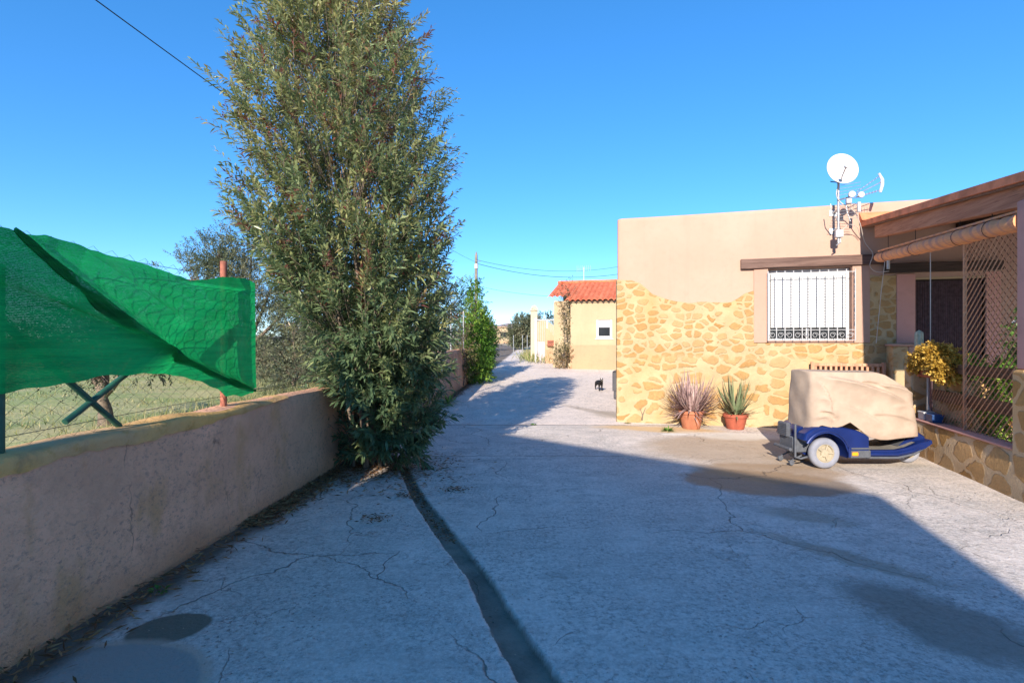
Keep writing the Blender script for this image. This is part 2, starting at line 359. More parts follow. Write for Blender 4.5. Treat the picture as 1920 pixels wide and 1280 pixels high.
LEAF = dict(
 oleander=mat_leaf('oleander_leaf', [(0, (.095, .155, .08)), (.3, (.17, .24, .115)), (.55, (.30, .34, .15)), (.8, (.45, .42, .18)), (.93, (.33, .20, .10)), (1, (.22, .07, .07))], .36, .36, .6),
 olive=mat_leaf('olive_leaf', [(0, (.09, .12, .075)), (.5, (.18, .20, .12)), (1, (.30, .27, .18))], .25, .5),
 dark=mat_leaf('dark_tree_leaf', [(0, (.025, .045, .03)), (.6, (.05, .075, .045)), (1, (.09, .11, .06))], .25, .5),
 creeper=mat_leaf('creeper_leaf', [(0, (.05, .14, .02)), (.5, (.16, .32, .04)), (.85, (.36, .48, .08)), (1, (.36, .18, .06))], .4, .5),
 rust=mat_leaf('dry_creeper_leaf', [(0, (.07, .10, .035)), (.5, (.20, .15, .07)), (1, (.42, .20, .11))], .3, .6),
 plant=mat_leaf('porch_plant_leaf', [(0, (.05, .13, .03)), (.6, (.14, .26, .06)), (1, (.30, .36, .10))], .35, .4, .6),
 straw=mat_leaf('dry_grass_blade', [(0, (.12, .19, .045)), (.35, (.30, .30, .11)), (1, (.52, .44, .24))], .35, .7),
 green=mat_leaf('green_grass_blade', [(0, (.05, .16, .02)), (1, (.14, .30, .05))], .35, .6),
 litter=mat_leaf('dead_leaf', [(0, (.10, .045, .02)), (.5, (.26, .12, .05)), (1, (.40, .26, .12))], .1, .8),
 aloe=mat_leaf('mauve_aloe_leaf', [(0, (.26, .16, .16)), (.5, (.42, .27, .27)), (1, (.52, .39, .35))], .08, .5),
 agave=mat_leaf('green_agave_leaf', [(0, (.11, .15, .08)), (.6, (.20, .24, .13)), (.85, (.30, .27, .16)), (1, (.36, .20, .13))], .08, .45),
 gold=mat_leaf('golden_succulent_leaf', [(0, (.34, .20, .03)), (.5, (.62, .38, .06)), (1, (.78, .52, .12))], .25, .5),
 cactus=mat_leaf('cactus_flesh', [(0, (.36, .34, .22)), (1, (.68, .60, .42))], .0, .6),
)

# ------------------------------------------------------------ object helpers
def tag(o, label=None, cat=None, group=None, kind=None):
    if label: o['label'] = label
    if cat: o['category'] = cat
    if group: o['group'] = group
    if kind: o['kind'] = kind
    return o
def empty(name, loc=(0, 0, 0), rz=0.0, **k):
    o = bpy.data.objects.new(name, None); COL.objects.link(o); o.location = loc; o.rotation_euler = (0, 0, rz)
    o.empty_display_size = .2
    return tag(o, **k)
def obj(name, V, F, mat, parent=None, smooth=False, tint=None, attrs=None, **k):
    me = bpy.data.meshes.new(name)
    if isinstance(V, np.ndarray) and isinstance(F, np.ndarray):
        n = F.shape[1]; me.vertices.add(len(V)); me.vertices.foreach_set('co', V.astype(np.float32).ravel())
        me.loops.add(F.size); me.loops.foreach_set('vertex_index', F.astype(np.int32).ravel())
        me.polygons.add(len(F)); me.polygons.foreach_set('loop_start', np.arange(0, F.size, n, dtype=np.int32))
        me.update(calc_edges=True)
    else:
        me.from_pydata([tuple(v) for v in V], [], [tuple(f) for f in F]); me.update()
    if smooth: me.polygons.foreach_set('use_smooth', np.ones(len(me.polygons), dtype=bool))
    if tint is not None: attrs = dict(attrs or {}, tint=tint)
    for kk, a in (attrs or {}).items():
        at = me.attributes.new(kk, 'FLOAT', 'POINT'); at.data.foreach_set('value', np.asarray(a, dtype=np.float32))
    me.materials.append(mat)
    o = bpy.data.objects.new(name, me); COL.objects.link(o)
    if parent: o.parent = parent
    return tag(o, **k)

class MB:
    """collects shapes into one mesh"""
    def __init__(s): s.v = []; s.f = []
    def add(s, V, F):
        b = len(s.v); s.v += [tuple(map(float, v)) for v in V]; s.f += [tuple(int(i) + b for i in f) for f in F]; return s
    def box(s, a, b, ch=0.0):
        x0, y0, z0 = a; x1, y1, z1 = b
        if ch:
            V = []
            for z, i in ((z0, ch), (z0 + ch, 0), (z1 - ch, 0), (z1, ch)):
                for (x, y) in ((x0 + ch, y0 + i), (x1 - ch, y0 + i), (x1 - i, y0 + ch), (x1 - i, y1 - ch), (x1 - ch, y1 - i), (x0 + ch, y1 - i), (x0 + i, y1 - ch), (x0 + i, y0 + ch)): V.append((x, y, z))
            F = [tuple(range(7, -1, -1)), tuple(range(24, 32))]
            for r in range(3):
                for k in range(8): F.append((r * 8 + k, r * 8 + (k + 1) % 8, r * 8 + 8 + (k + 1) % 8, r * 8 + 8 + k))
            return s.add(V, F)
        V = [(x0, y0, z0), (x1, y0, z0), (x1, y1, z0), (x0, y1, z0), (x0, y0, z1), (x1, y0, z1), (x1, y1, z1), (x0, y1, z1)]
        return s.add(V, [(3, 2, 1, 0), (4, 5, 6, 7), (0, 1, 5, 4), (1, 2, 6, 5), (2, 3, 7, 6), (3, 0, 4, 7)])
    def tube(s, pts, r, n=8, cap=True):
        pts = [Vector(p) for p in pts]; rs = r if isinstance(r, (list, tuple)) else [r] * len(pts)
        V = []; F = []
        for i, p in enumerate(pts):
            t = (pts[min(i + 1, len(pts) - 1)] - pts[max(i - 1, 0)]).normalized()
            a = t.cross(Vector((0, 0, 1))) if abs(t.z) < .95 else t.cross(Vector((0, 1, 0)))
            a.normalize(); b = t.cross(a)
            for k in range(n):
                q = 2 * math.pi * k / n; V.append(p + (a * math.cos(q) + b * math.sin(q)) * rs[i])
        for i in range(len(pts) - 1):
            for k in range(n): F.append((i * n + k, i * n + (k + 1) % n, (i + 1) * n + (k + 1) % n, (i + 1) * n + k))
        if cap: F.append(tuple(range(n - 1, -1, -1))); F.append(tuple((len(pts) - 1) * n + k for k in range(n)))
        return s.add(V, F)
    def lathe(s, prof, c=(0, 0, 0), n=24, axis='z'):
        V = []; F = []
        for (r, h) in prof:
            for k in range(n):
                q = 2 * math.pi * k / n; x, y = r * math.cos(q), r * math.sin(q)
                V.append({'z': (c[0] + x, c[1] + y, c[2] + h), 'y': (c[0] + x, c[1] + h, c[2] + y), 'x': (c[0] + h, c[1] + x, c[2] + y)}[axis])
        for i in range(len(prof) - 1):
            for k in range(n): F.append((i * n + k, i * n + (k + 1) % n, (i + 1) * n + (k + 1) % n, (i + 1) * n + k))
        return s.add(V, F)
    def prism(s, poly, y0, y1, plane='xz'):
        n = len(poly); mk = (lambda a, b, t: (a, t, b)) if plane == 'xz' else (lambda a, b, t: (t, a, b)) if plane == 'yz' else (lambda a, b, t: (a, b, t))
        V = [mk(a, b, y0) for a, b in poly] + [mk(a, b, y1) for a, b in poly]
        return s.add(V, [tuple(range(n)), tuple(range(2 * n - 1, n - 1, -1))] + [(i + n, (i + 1) % n + n, (i + 1) % n, i) for i in range(n)])
    def build(s, name, mat, parent=None, smooth=False, **k):
        o = obj(name, s.v, s.f, mat, parent, smooth, **k)
        return o
def shade(o, angle=40):
    me = o.data; me.polygons.foreach_set('use_smooth', np.ones(len(me.polygons), dtype=bool))
    try: me.set_sharp_from_angle(angle=R(angle))
    except Exception: pass
    return o
def bevel(o, w=.01, seg=2):
    b = o.modifiers.new('bevel', 'BEVEL'); b.width = w; b.segments = seg; b.limit_method = 'ANGLE'; b.angle_limit = R(35); return o
def fixn(o):
    import bmesh
    bm = bmesh.new(); bm.from_mesh(o.data); bmesh.ops.recalc_face_normals(bm, faces=bm.faces); bm.to_mesh(o.data); bm.free(); return o

def vnoise(x, y, seed=0):
    """cheap smooth 2-D noise in [-1, 1]"""
    r = np.random.default_rng(seed); v = 0
    for _ in range(7):
        a, b, p = r.uniform(-1, 1), r.uniform(-1, 1), r.uniform(0, 6.28)
        v = v + np.sin(a * 2.2 * x + b * 2.2 * y + p)
    return v / 4.0

def gz(y):
    """height of the ground along the lane: level, then climbing gently"""
    y = np.asarray(y, dtype=float); t = np.clip(y - 10, 0, None)
    return np.where(t < 4, .0027 * t * t, .0216 * (t - 2)) * 1.0 - np.where(y > 60, .0216 * (y - 60) * .75, 0) * (y <= 120) - np.where(y > 120, .0216 * (y - 60) * .75 + .0054 * (y - 120), 0)

# ------------------------------------------------------------ ground
def grid(xs, ys, zf):
    X, Y = np.meshgrid(xs, ys); Z = zf(X, Y)
    V = np.stack([X.ravel(), Y.ravel(), Z.ravel()], 1); nx, ny = len(xs), len(ys)
    i = np.arange(nx - 1)[None, :] + np.arange(ny - 1)[:, None] * nx; i = i.ravel()
    return V, np.stack([i, i + 1, i + 1 + nx, i + nx], 1)
# earth sheet to the horizon
ys = np.unique(np.r_[-60, -30, np.arange(-10, 130, 2.0), np.arange(140, 400, 20), 600, 1000, 2000, 4000])
xs = np.r_[-3000, -800, -200, -60, -20, -2.6, 3, 15, 60, 200, 800, 3000]
V, F = grid(xs, ys, lambda X, Y: gz(Y) - .05)
obj('ground', V, F, MT['earth'], kind='structure')
# concrete yard with the mortar-filled trench sunk in it
xs = np.unique(np.round(np.r_[np.arange(-2.46, -1.45, .10), np.arange(-1.45, .45, .009), np.arange(.45, 6.0, .1), np.arange(6, 16, .5)], 4))
ys = np.unique(np.round(np.r_[np.arange(-8, 1.6, .4), np.arange(1.6, 6.5, .015), np.arange(6.5, 24.2, .12)], 4))
def trench_mask(X, Y):
    yy = np.array([1.6, 2.05, 2.28, 2.665, 3.3, 4.3, 5.1, 5.85, 6.2]); cx = np.interp(Y, yy, [.36, .20, .12, -.012, -.21, -.62, -.92, -1.17, -1.27])
    hw = np.interp(Y, yy, [.10, .10, .098, .093, .074, .080, .066, .055, .05]) * .92
    b = X - cx + .004 * vnoise(Y * 5, X * 2, 5) + .0045 * vnoise(Y * 24, X * 9, 6) + .004 * vnoise(Y * 60, X * 30, 9)
    m = np.clip((hw - np.abs(b)) / .010 + .5, 0, 1); m *= (Y < 6.15) * 1.0
    return m
def yard_z(X, Y):
    z = gz(Y) + .010 * vnoise(X * .6, Y * .6, 1) * (np.abs(Y) < 9) + .003 * vnoise(X * 2.5, Y * 2.5, 2)
    return z - .030 * trench_mask(X, Y)
V, F = grid(xs, ys, yard_z)
o = obj('concrete_yard', V, F, MT['concrete'], smooth=True, attrs={'trench': trench_mask(V[:, 0], V[:, 1]) * .95}, kind='structure')
# the lane further on, bending left
Yr = np.r_[np.arange(24.08, 40, 1.0), np.arange(40, 90, 2.5)]
cx = np.interp(Yr, [24, 30, 38, 48, 60, 75, 90], [.9, .15, -.35, -.8, -2.2, -4.5, -9]); hw = np.interp(Yr, [24, 27, 32, 90], [3.3, 1.8, 1.5, 2.0])
V = np.concatenate([np.stack([cx + k * hw, Yr, gz(Yr) + .004 - .03 * (abs(k) > .99)], 1) for k in (-1, -.5, 0, .5, 1)]); n = len(Yr)
F = np.array([(a * n + i, (a + 1) * n + i, (a + 1) * n + i + 1, a * n + i + 1) for a in range(4) for i in range(n - 1)])
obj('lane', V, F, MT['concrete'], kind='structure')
# field behind the boundary wall
def field_z(X, Y): return gz(Y) * .8 + .26 + .05 * vnoise(X, Y, 3) + .06 * np.clip(-X - 3, 0, 20) / 10
V, F = grid(np.r_[-70, -50, -35, -25, np.arange(-20, -2.5, .5), -2.47], np.r_[np.arange(-6, 34, .5), 40, 50, 70], field_z)
obj('field', V, F, MT['field'], smooth=True, kind='structure')
# far hills
hx = np.linspace(-900, 1300, 160); hzr = 26 + 30 * np.abs(vnoise(hx * .006, 0 * hx, 11)) + 9 * vnoise(hx * .03, 0 * hx, 12) + 42 * np.exp(-((hx + 30) / 90) ** 2)
rows = [(1500, 0.0), (1560, .3), (1640, .75), (1700, 1.0), (1800, .8), (2100, 0)]
V = np.concatenate([np.stack([hx + 8 * vnoise(hx * .05, 0 * hx + j, 13), np.full_like(hx, yy) + 25 * vnoise(hx * .02, 0 * hx + j, 14), hzr * k - 12 + 6 * vnoise(hx * .04, 0 * hx + j * 3, 15) * (0 < k < 1)], 1) for j, (yy, k) in enumerate(rows)])
n = len(hx); F = np.array([(a * n + i, a * n + i + 1, (a + 1) * n + i + 1, (a + 1) * n + i) for a in range(len(rows) - 1) for i in range(n - 1)])
MT['hill'] = mat_soil('hill_scrub', (.24, .19, .20), (.34, .26, .26), (.15, .15, .15), .01)
obj('hills', V, F, MT['hill'], smooth=True, kind='structure')

# ------------------------------------------------------------ boundary wall on the left
def WX(y): return -2.378 + .0567 * y
def wall_segment(y0, y1, top, seed, thick=.2, step=.05, name='wall_body', parent=None, mat=None):
    ys_ = np.arange(y0, y1 + 1e-6, step); prof = []
    rows = [(0, -.08), (0, .12), (0, .3), (0, .5), (0, .7), (0, .85), (0, .95), (-.012, 1), (-.06, 1.012), (-thick * .5, 1.016), (-thick + .03, 1.01), (-thick, .96), (-thick, 0)]
    V = []
    for j, (dx, k) in enumerate(rows):
        g = gz(ys_); tp = top(ys_) if callable(top) else np.full_like(ys_, top)
        z = g + (tp - g) * k if k > 0 else g + k
        z = z + (.008 * vnoise(ys_ * 3, ys_ * 0, seed) if k > .9 else 0)
        x = WX(ys_) + dx + .006 * vnoise(ys_ * 2.2, ys_ * 0 + k * 4, seed + 1) + .003 * vnoise(ys_ * 9, ys_ * 0 + k * 9, seed + 2)
        V.append(np.stack([x, ys_, z], 1))
    n = len(ys_); V = np.concatenate(V)
    F = [(a * n + i, a * n + i + 1, (a + 1) * n + i + 1, (a + 1) * n + i) for a in range(len(rows) - 1) for i in range(n - 1)]
    F = [tuple(f) for f in F] + [tuple(a * n for a in range(len(rows))), tuple(a * n + n - 1 for a in range(len(rows)))[::-1]]
    return shade(obj(name, V, F, mat or MT['wallpink'], parent), 50)
bw = empty('boundary_wall', (WX(2.3), 2.3, 0), label='low pinkish rendered wall with ochre top along the left of the yard', cat='wall')
bw.location = (0, 0, 0)
wall_segment(-6, 7.7, .93, 21, parent=bw)
# ochre mortar coping, ragged lower edge
ys_ = np.arange(-6, 5.0, .03); n = len(ys_); taper = np.clip((5.0 - ys_) / 1.2, .15, 1)
low = .93 - (.075 + .022 * vnoise(ys_ * 6, 0 * ys_, 31) + .012 * vnoise(ys_ * 22, 0 * ys_, 32)) * taper
pr = [(.004, None), (.014, .905), (.012, .925), (-.005, .943), (-.10, .949), (-.19, .946), (-.206, .93), (-.206, .86)]
V = np.concatenate([np.stack([WX(ys_) + dx + .004 * vnoise(ys_ * 7, 0 * ys_ + j, 33), ys_, low if z is None else np.maximum(np.full(n, z) + .008 * vnoise(ys_ * 4, 0 * ys_, 34), low + .002)], 1) for j, (dx, z) in enumerate(pr)])
F = np.array([(a * n + i, a * n + i + 1, (a + 1) * n + i + 1, (a + 1) * n + i) for a in range(len(pr) - 1) for i in range(n - 1)])
shade(obj('coping', V, F, MT['coping'], bw), 50)
bw2 = empty('boundary_wall', (0, 0, 0), label='taller pink wall stretch beyond the oleander, ending at the green creeper', cat='wall')
wall_segment(7.9, 17.0, lambda y: .93 + .24 * np.clip((y - 8.2) / 1.5, 0, 1) + .005 * (y - 8), 41, parent=bw2)

# chain-link fence on the wall
def fence_x(y): return WX(y) - .09
def chainlink(y0, y1, z0, z1, pitch=.062, r=.0013):
    cols = int((y1 - y0) / (pitch / 1)); rows = int((z1 - z0) / (pitch / 2 * 1.15)); vs = []; fs = []
    k = np.arange(rows + 1)
    for c in range(cols):
        yc = y0 + c * pitch
        zig = np.where(k % 2 == 0, -1, 1) * pitch * .5 * (1 if c % 2 == 0 else -1)
        yy = yc + zig; zz = z0 + k * (z1 - z0) / rows
        zz = zz + .010 * math.sin(yc * 3.1); xx = fence_x(yy) + .010 * np.sin(yy * 2.3 + zz * 3) + .004 * np.where(k % 2 == 0, 1, -1)
        P = np.stack([xx, yy, zz], 1); b = len(vs) * (rows + 1) * 3
        ring = np.stack([P + np.array([r * math.cos(a), r * math.sin(a), 0]) for a in (0, 2.1, 4.2)], 1).reshape(-1, 3)
        vs.append(ring)
        i = np.arange(rows) * 3 + b
        for a in range(3):
            a2 = (a + 1) % 3; fs.append(np.stack([i + a, i + a2, i + 3 + a2, i + 3 + a], 1))
    return np.concatenate(vs), np.concatenate(fs)
fence = empty('chain_link_fence', (0, 0, 0), label='chain link fence on posts standing on the low pink wall by the field', cat='fence')
V, F = chainlink(-2.0, 7.6, .95, 1.97); obj('wire_mesh', V, F, MT['wire'], fence)
V, F = chainlink(7.9, 16.8, 1.18, 2.30, .08, .002); obj('wire_mesh', V, F, MT['wire'], fence)
for yy, z0, z1, mt in ((-.4, .93, 2.0, 'greenpost'), (2.42, .93, 1.80, 'greenpost'), (4.13, .93, 2.07, 'rust'), (6.6, .93, 2.0, 'greenpost'), (9.2, 1.1, 2.35, 'steel'), (11.8, 1.15, 2.35, 'steel'), (14.4, 1.2, 2.35, 'steel'), (16.7, 1.2, 2.4, 'steel')):
    b = MB().tube([(fence_x(yy), yy, z0), (fence_x(yy), yy, z1)], .024, 12)
    p = shade(b.build('post', MT[mt], fence))
    if mt == 'rust': p['label'] = 'rust red post sticking up above the net'
for (a, b_) in (((4.11, 1.76), (2.78, 1.03)), ((2.44, 1.55), (3.14, .95)), ((-.38, 1.6), (.5, .95))):
    b = MB().tube([(fence_x(a[0]) - .02, a[0], a[1]), (fence_x(b_[0]) - .02, b_[0], b_[1])], .017, 10); shade(b.build('brace', MT['greenpost'], fence))
b = MB()
for z in (1.02, 1.48, 1.93): b.tube([(fence_x(y) + .006, y, z + .008 * math.sin(y * 2)) for y in np.arange(-2, 7.7, .4)], .0018, 5)
b.tube([(fence_x(y) + .006, y, 2.25) for y in np.arange(7.9, 16.9, .5)], .002, 5)
b.build('straining_wire', MT['wire'], fence)

# green shade net tied on its road side
def net_pt(px, py):
    y = -2.435 / ((px - 960) / 1000 - .0567); return y, H + (640 - py) / 1000 * y
top = [net_pt(*p) for p in ((-900, 480), (-400, 415), (-160, 380), (0, 429), (45, 440), (79, 441), (131, 457), (192, 477), (247, 489), (330, 517), (347, 526), (385, 524), (412, 519), (457, 522), (477, 531))]
bot = [net_pt(*p) for p in ((-900, 1000), (-400, 760), (-160, 742), (0, 735), (131, 718), (172, 706), (254, 699), (309, 702), (378, 720), (412, 740), (440, 742), (460, 738), (468, 728))]
ty, tz = np.array(top).T; by, bz = np.array(bot).T
nu, nv = 420, 130
u = np.linspace(0, 1, nu); y0, y1 = 1.0, ty[-1]
Yg = y0 + (y1 - y0) * u
Zt = np.interp(Yg, ty, tz) + .004 * vnoise(Yg * 30, 0 * Yg, 51); Zb = np.interp(Yg, by, bz) + .008 * vnoise(Yg * 16, 0 * Yg, 52)
vv = np.linspace(0, 1, nv)[:, None]
Z = Zb + (Zt - Zb) * vv; Yn = np.repeat(Yg[None, :], nv, 0)
Yn = Yn + .012 * vnoise(Z * 6, Z * 0, 53) * (u[None, :] > .97)
def seg_d(Y, Z, a, b):
    (ya, za), (yb, zb) = a, b; dy, dz = yb - ya, zb - za; L = math.hypot(dy, dz)
    s = ((Y - ya) * dy + (Z - za) * dz) / L / L; dist = ((Y - ya) * dz - (Z - za) * dy) / L
    return s, dist
A0 = net_pt(0, 429); A1 = net_pt(292, 655); A2 = net_pt(467, 733)
disp = .035 + .022 * vnoise(Yn * 1.1, Z * 1.6, 54)
def crease(a, b, amp, w, side=1):
    s, q = seg_d(Yn, Z, a, b); env = np.clip(s * 5 + .5, 0, 1) * np.clip((1 - s) * 5 + .5, 0, 1)
    q = q * side
    prof = np.where(q > 0, np.exp(-q / (w * 3.2)), np.exp(q / (w * .55)))
    return amp * .8 * env * prof
disp += crease(A0, A1, .10, .045) + crease(A1, A2, .09, .04)
disp += crease(net_pt(-200, 470), A1, .05, .05) + crease(net_pt(0, 540), A1, .055, .04) + crease(net_pt(60, 445), net_pt(300, 650), .03, .03, -1)
disp += crease(net_pt(120, 450), net_pt(335, 600), .035, .05)
disp += crease(net_pt(340, 527), net_pt(462, 545), .03, .03, -1)
for k in range(5):       # long shallow pulls running from the right edge
    a = net_pt(474, 545 + k * 20); b_ = net_pt(150 + 20 * k, 470 + 22 * k); disp += crease(b_, a, .004 + .002 * (k % 3), .06, 1 if k % 2 else -1)
for k in range(6):
    a = net_pt(-150, 600 + k * 25); b_ = net_pt(290 - 10 * k, 650 + 6 * k); disp += crease(a, b_, .006, .04, 1 if k % 2 else -1)
disp += .0015 * vnoise(Yn * 10, Z * 24, 55)
Xn = fence_x(Yn) + disp
V = np.stack([Xn.ravel(), Yn.ravel(), Z.ravel()], 1)
i = (np.arange(nu - 1)[None, :] + np.arange(nv - 1)[:, None] * nu).ravel(); F = np.stack([i, i + 1, i + 1 + nu, i + nu], 1)
net = empty('shade_net', (0, 0, 0), label='torn bright green shade netting draped over the fence by the field', cat='shade netting')
obj('net_sheet', V, F, MT['net'], net, smooth=True)
# the gathered, doubled-over roll that crosses the sheet
pts = []
for t in np.linspace(0, 1, 60):
    if t < .62: k = t / .62; y = A0[0] + (A1[0] - A0[0]) * k; z = A0[1] + (A1[1] - A0[1]) * k - .04 * math.sin(k * math.pi)
    else: k = (t - .62) / .38; y = A1[0] + (A2[0] - A1[0]) * k; z = A1[1] + (A2[1] - A1[1]) * k - .02 * math.sin(k * math.pi)
    pts.append((t, y, z))
yz = np.array([(p[1], p[2]) for p in pts]); ker = np.ones(9) / 9; ext = np.pad(yz, ((4, 4), (0, 0)), 'reflect', reflect_type='odd'); yz = np.stack([np.convolve(ext[:, k], ker, 'valid') for k in (0, 1)], 1)
pts = [(p[0], q[0], q[1]) for p, q in zip(pts, yz)]
ring = 22; V = []
for (t, y, z) in pts:
    wd = (.010 + .022 * math.sin(math.pi * min(1, t * 1.05)) ** .8) * (1 + .35 * math.sin(t * 23) + .2 * math.sin(t * 51))
    for k in range(ring):
        q = 2 * math.pi * k / ring; rr = 1 + .22 * math.sin(q * 5 + t * 7) + .12 * math.sin(q * 3 - t * 16)
        V.append((fence_x(y) + .10 - .01 * t + wd * .45 * rr * math.cos(q), y + wd * .5 * rr * math.sin(q), z + wd * .85 * rr * math.sin(q)))
F = [(i * ring + k, i * ring + (k + 1) % ring, (i + 1) * ring + (k + 1) % ring, (i + 1) * ring + k) for i in range(len(pts) - 1) for k in range(ring)]
obj('gathered_fold', V, F, MT['net'], net, smooth=True)

# ------------------------------------------------------------ main house (local x = along the front, y = into the house)
OX, OY, RZ = 1.905, 9.67, -R(15.4)
house = empty('stone_clad_house', (OX, OY, 0), RZ, label='flat roofed peach house with ochre stone facing, barred window and tiled porch', cat='house')
def U(px, v=0.0):
    r = (px - 960) / 1000; s_, c_ = math.sin(R(15.4)), math.cos(R(15.4))
    x = (r * (OY + c_ * v) - OX - s_ * v) / (c_ + s_ * r); y = OY - s_ * x + c_ * v
    return x, y
def house_wall():
    # horizontal path: far side -> rounded corner -> front
    path = [(0, 8.0), (0, 5), (0, 2.5), (0, 1.0), (0, .3)]
    rad = .07
    for k in range(7):
        q = math.pi * k / 12; path.append((rad - rad * math.cos(q), rad - rad * math.sin(q)))
    fx = sorted(set([round(x, 3) for x in list(np.arange(.25, 2.5, .15)) + [2.507, 3.755, 4.634, 5.56] + list(np.arange(2.65, 3.7, .2)) + list(np.arange(3.9, 4.6, .2)) + list(np.arange(4.8, 5.5, .25)) + list(np.arange(5.8, 12.2, .6))]))
    path += [(x, 0) for x in fx]
    zr = [-.1, .4, .9, 1.455, 1.9, 2.3, 2.46, 2.665, 2.9, 3.2, 3.5, 3.62, 3.66]
    capz = [(3.675, .012), (3.685, .04), (3.688, .15), (3.68, .30)]
    n = len(path); V = []
    for z in zr:
        for (x, y) in path:
            wob = .006 * float(vnoise(x * 1.3 + 2, z * 1.3 + y, 61)) if y < .01 and not (2.4 < x < 3.9 or 4.5 < x < 5.7) else 0
            zz = z + (.012 * float(vnoise(x * 1.1 + y, 0, 62)) if z > 3.55 else 0)
            V.append((x, y + wob, zz))
    for (z, inn) in capz:
        for (x, y) in path:
            ix = x + inn if y > .08 else x + inn * (1 if x < .071 else 0); iy = y + (inn if y < .08 else 0)
            V.append((ix, iy, z + .012 * float(vnoise(x * 1.1 + y, 0, 62))))
    F = []; nr = len(zr) + len(capz)
    for j in range(nr - 1):
        for i in range(n - 1):
            x0, x1 = path[i][0], path[i + 1][0]; front = path[i][1] < .001 and path[i + 1][1] < .001
            if j < len(zr) - 1 and front:
                z0, z1 = zr[j], zr[j + 1]
                if x0 >= 2.506 and x1 <= 3.756 and z0 >= 1.454 and z1 <= 2.666: continue
                if x0 >= 4.633 and x1 <= 5.561 and z1 <= 2.461: continue
            F.append((j * n + i, j * n + i + 1, (j + 1) * n + i + 1, (j + 1) * n + i))
    return V, F
V, F = house_wall(); shade(obj('wall', V, F, MT['render'], house), 40)
b = MB(); b.box((.28, .28, 3.40), (12, 8, 3.44)); b.box((11.98, 0.05, 0), (12.1, 8, 3.6)); b.box((0.05, 7.9, 0), (12, 8.05, 3.66)); b.build('roof', MT['render'], house)
# window reveal, shutter, frame
b = MB()
b.add([(2.507, 0, 1.455), (2.507, .16, 1.455), (2.507, .16, 2.665), (2.507, 0, 2.665)], [(0, 1, 2, 3)])
b.add([(3.755, 0, 1.455), (3.755, .16, 1.455), (3.755, .16, 2.665), (3.755, 0, 2.665)], [(3, 2, 1, 0)])
b.add([(2.507, 0, 2.665), (2.507, .16, 2.665), (3.755, .16, 2.665), (3.755, 0, 2.665)], [(0, 1, 2, 3)])
b.add([(2.507, 0, 1.455), (2.507, .16, 1.455), (3.755, .16, 1.455), (3.755, 0, 1.455)], [(3, 2, 1, 0)])
b.build('window_reveal', MT['jamb'], house)
win = empty('window', (0, 0, 0)); win.parent = house
b = MB()
for (a, c) in (((2.512, .10, 1.46), (2.56, .15, 2.66)), ((3.70, .10, 1.46), (3.75, .15, 2.66)), ((2.56, .10, 2.60), (3.70, .15, 2.66)), ((2.56, .10, 1.46), (3.70, .15, 1.50)), ((3.11, .115, 1.50), (3.15, .15, 1.68))): b.box(a, c, .006)
b.build('frame', MT['white'], win)
b = MB()
z = 1.68
while z < 2.58:
    b.box((2.565, .088, z), (3.695, .104, z + .0445), .005); z += .046
b.build('shutter', MT['white'], win)
MB().box((2.56, .13, 1.5), (3.70, .135, 1.69)).build('pane', MT['dark'], win)
# white iron grille standing proud of the wall
gr = MB(); x0, x1, yo = 2.49, 3.775, -.10
for x in np.arange(x0, x1 + .01, (x1 - x0) / 10): gr.box((x - .007, yo - .007, 1.462), (x + .007, yo + .007, 2.62))
for z in (1.475, 1.64, 2.575): gr.box((x0, yo - .011, z - .005), (x1, yo - .003, z + .005))
for xs_ in (x0, x1):
    for z in (1.475, 1.64, 2.575): gr.box((xs_ - .005, yo, z - .005), (xs_ + .005, .0, z + .005))
def scroll(cx, cz, r, plane, fl=1, turns=1.3):
    pts_ = []
    for t in np.linspace(0, turns * 2 * math.pi, 26):
        q = r * (1 - .6 * t / (turns * 2 * math.pi)); a = q * math.cos(t) * fl; c = q * math.sin(t)
        pts_.append((cx + a, yo, cz + c) if plane == 'x' else (cx, yo / 2 + a * .7, cz + c))
    gr.tube(pts_, .0045, 5)
st = (x1 - x0) / 10
for k in range(10):
    scroll(x0 + st * (k + .5), 1.555, .046, 'x', 1 if k % 2 else -1)
for xs_ in (x0, x1):
    for k, z in enumerate(np.arange(1.73, 2.55, .115)): scroll(xs_, z, .052, 'y', 1 if k % 2 else -1)
gr.build('security_grille', MT['whitebar'], house)
# render jambs proud of the facing, sill
b = MB(); b.box((2.283, -.028, 1.43), (2.505, .0, 2.682), .004); bevel(b.build('window_jamb', MT['jamb'], house), .006)
b = MB(); b.box((3.757, -.028, 1.43), (4.005, .0, 2.682), .004); bevel(b.build('window_jamb', MT['jamb'], house), .006)
b = MB(); b.box((2.506, -.034, 1.425), (3.90, .05, 1.462), .005); b.build('window_sill', MT['jamb'], house)
def beam(name, a, c, mat, parent, seed=0, ax=0):
    """rough-sawn beam: subdivided box with uneven faces"""
    n = max(6, int((c[ax] - a[ax]) / .08)); V = []; F = []
    o1, o2 = [k for k in range(3) if k != ax]
    for i in range(n + 1):
        t = a[ax] + (c[ax] - a[ax]) * i / n
        for j, (p, q) in enumerate(((a[o1], a[o2]), (c[o1], a[o2]), (c[o1], c[o2]), (a[o1], c[o2]))):
            v = [0, 0, 0]; v[ax] = t; v[o1] = p + .004 * float(vnoise(t * 5, j * 3.0, seed)); v[o2] = q + .006 * float(vnoise(t * 4, j * 5.0, seed + 1)); V.append(v)
    for i in range(n):
        for j in range(4): F.append((i * 4 + j, i * 4 + (j + 1) % 4, i * 4 + 4 + (j + 1) % 4, i * 4 + 4 + j))
    F += [(3, 2, 1, 0), tuple(n * 4 + k for k in range(4))]
    return bevel(fixn(obj(name, V, F, mat, parent)), .008)
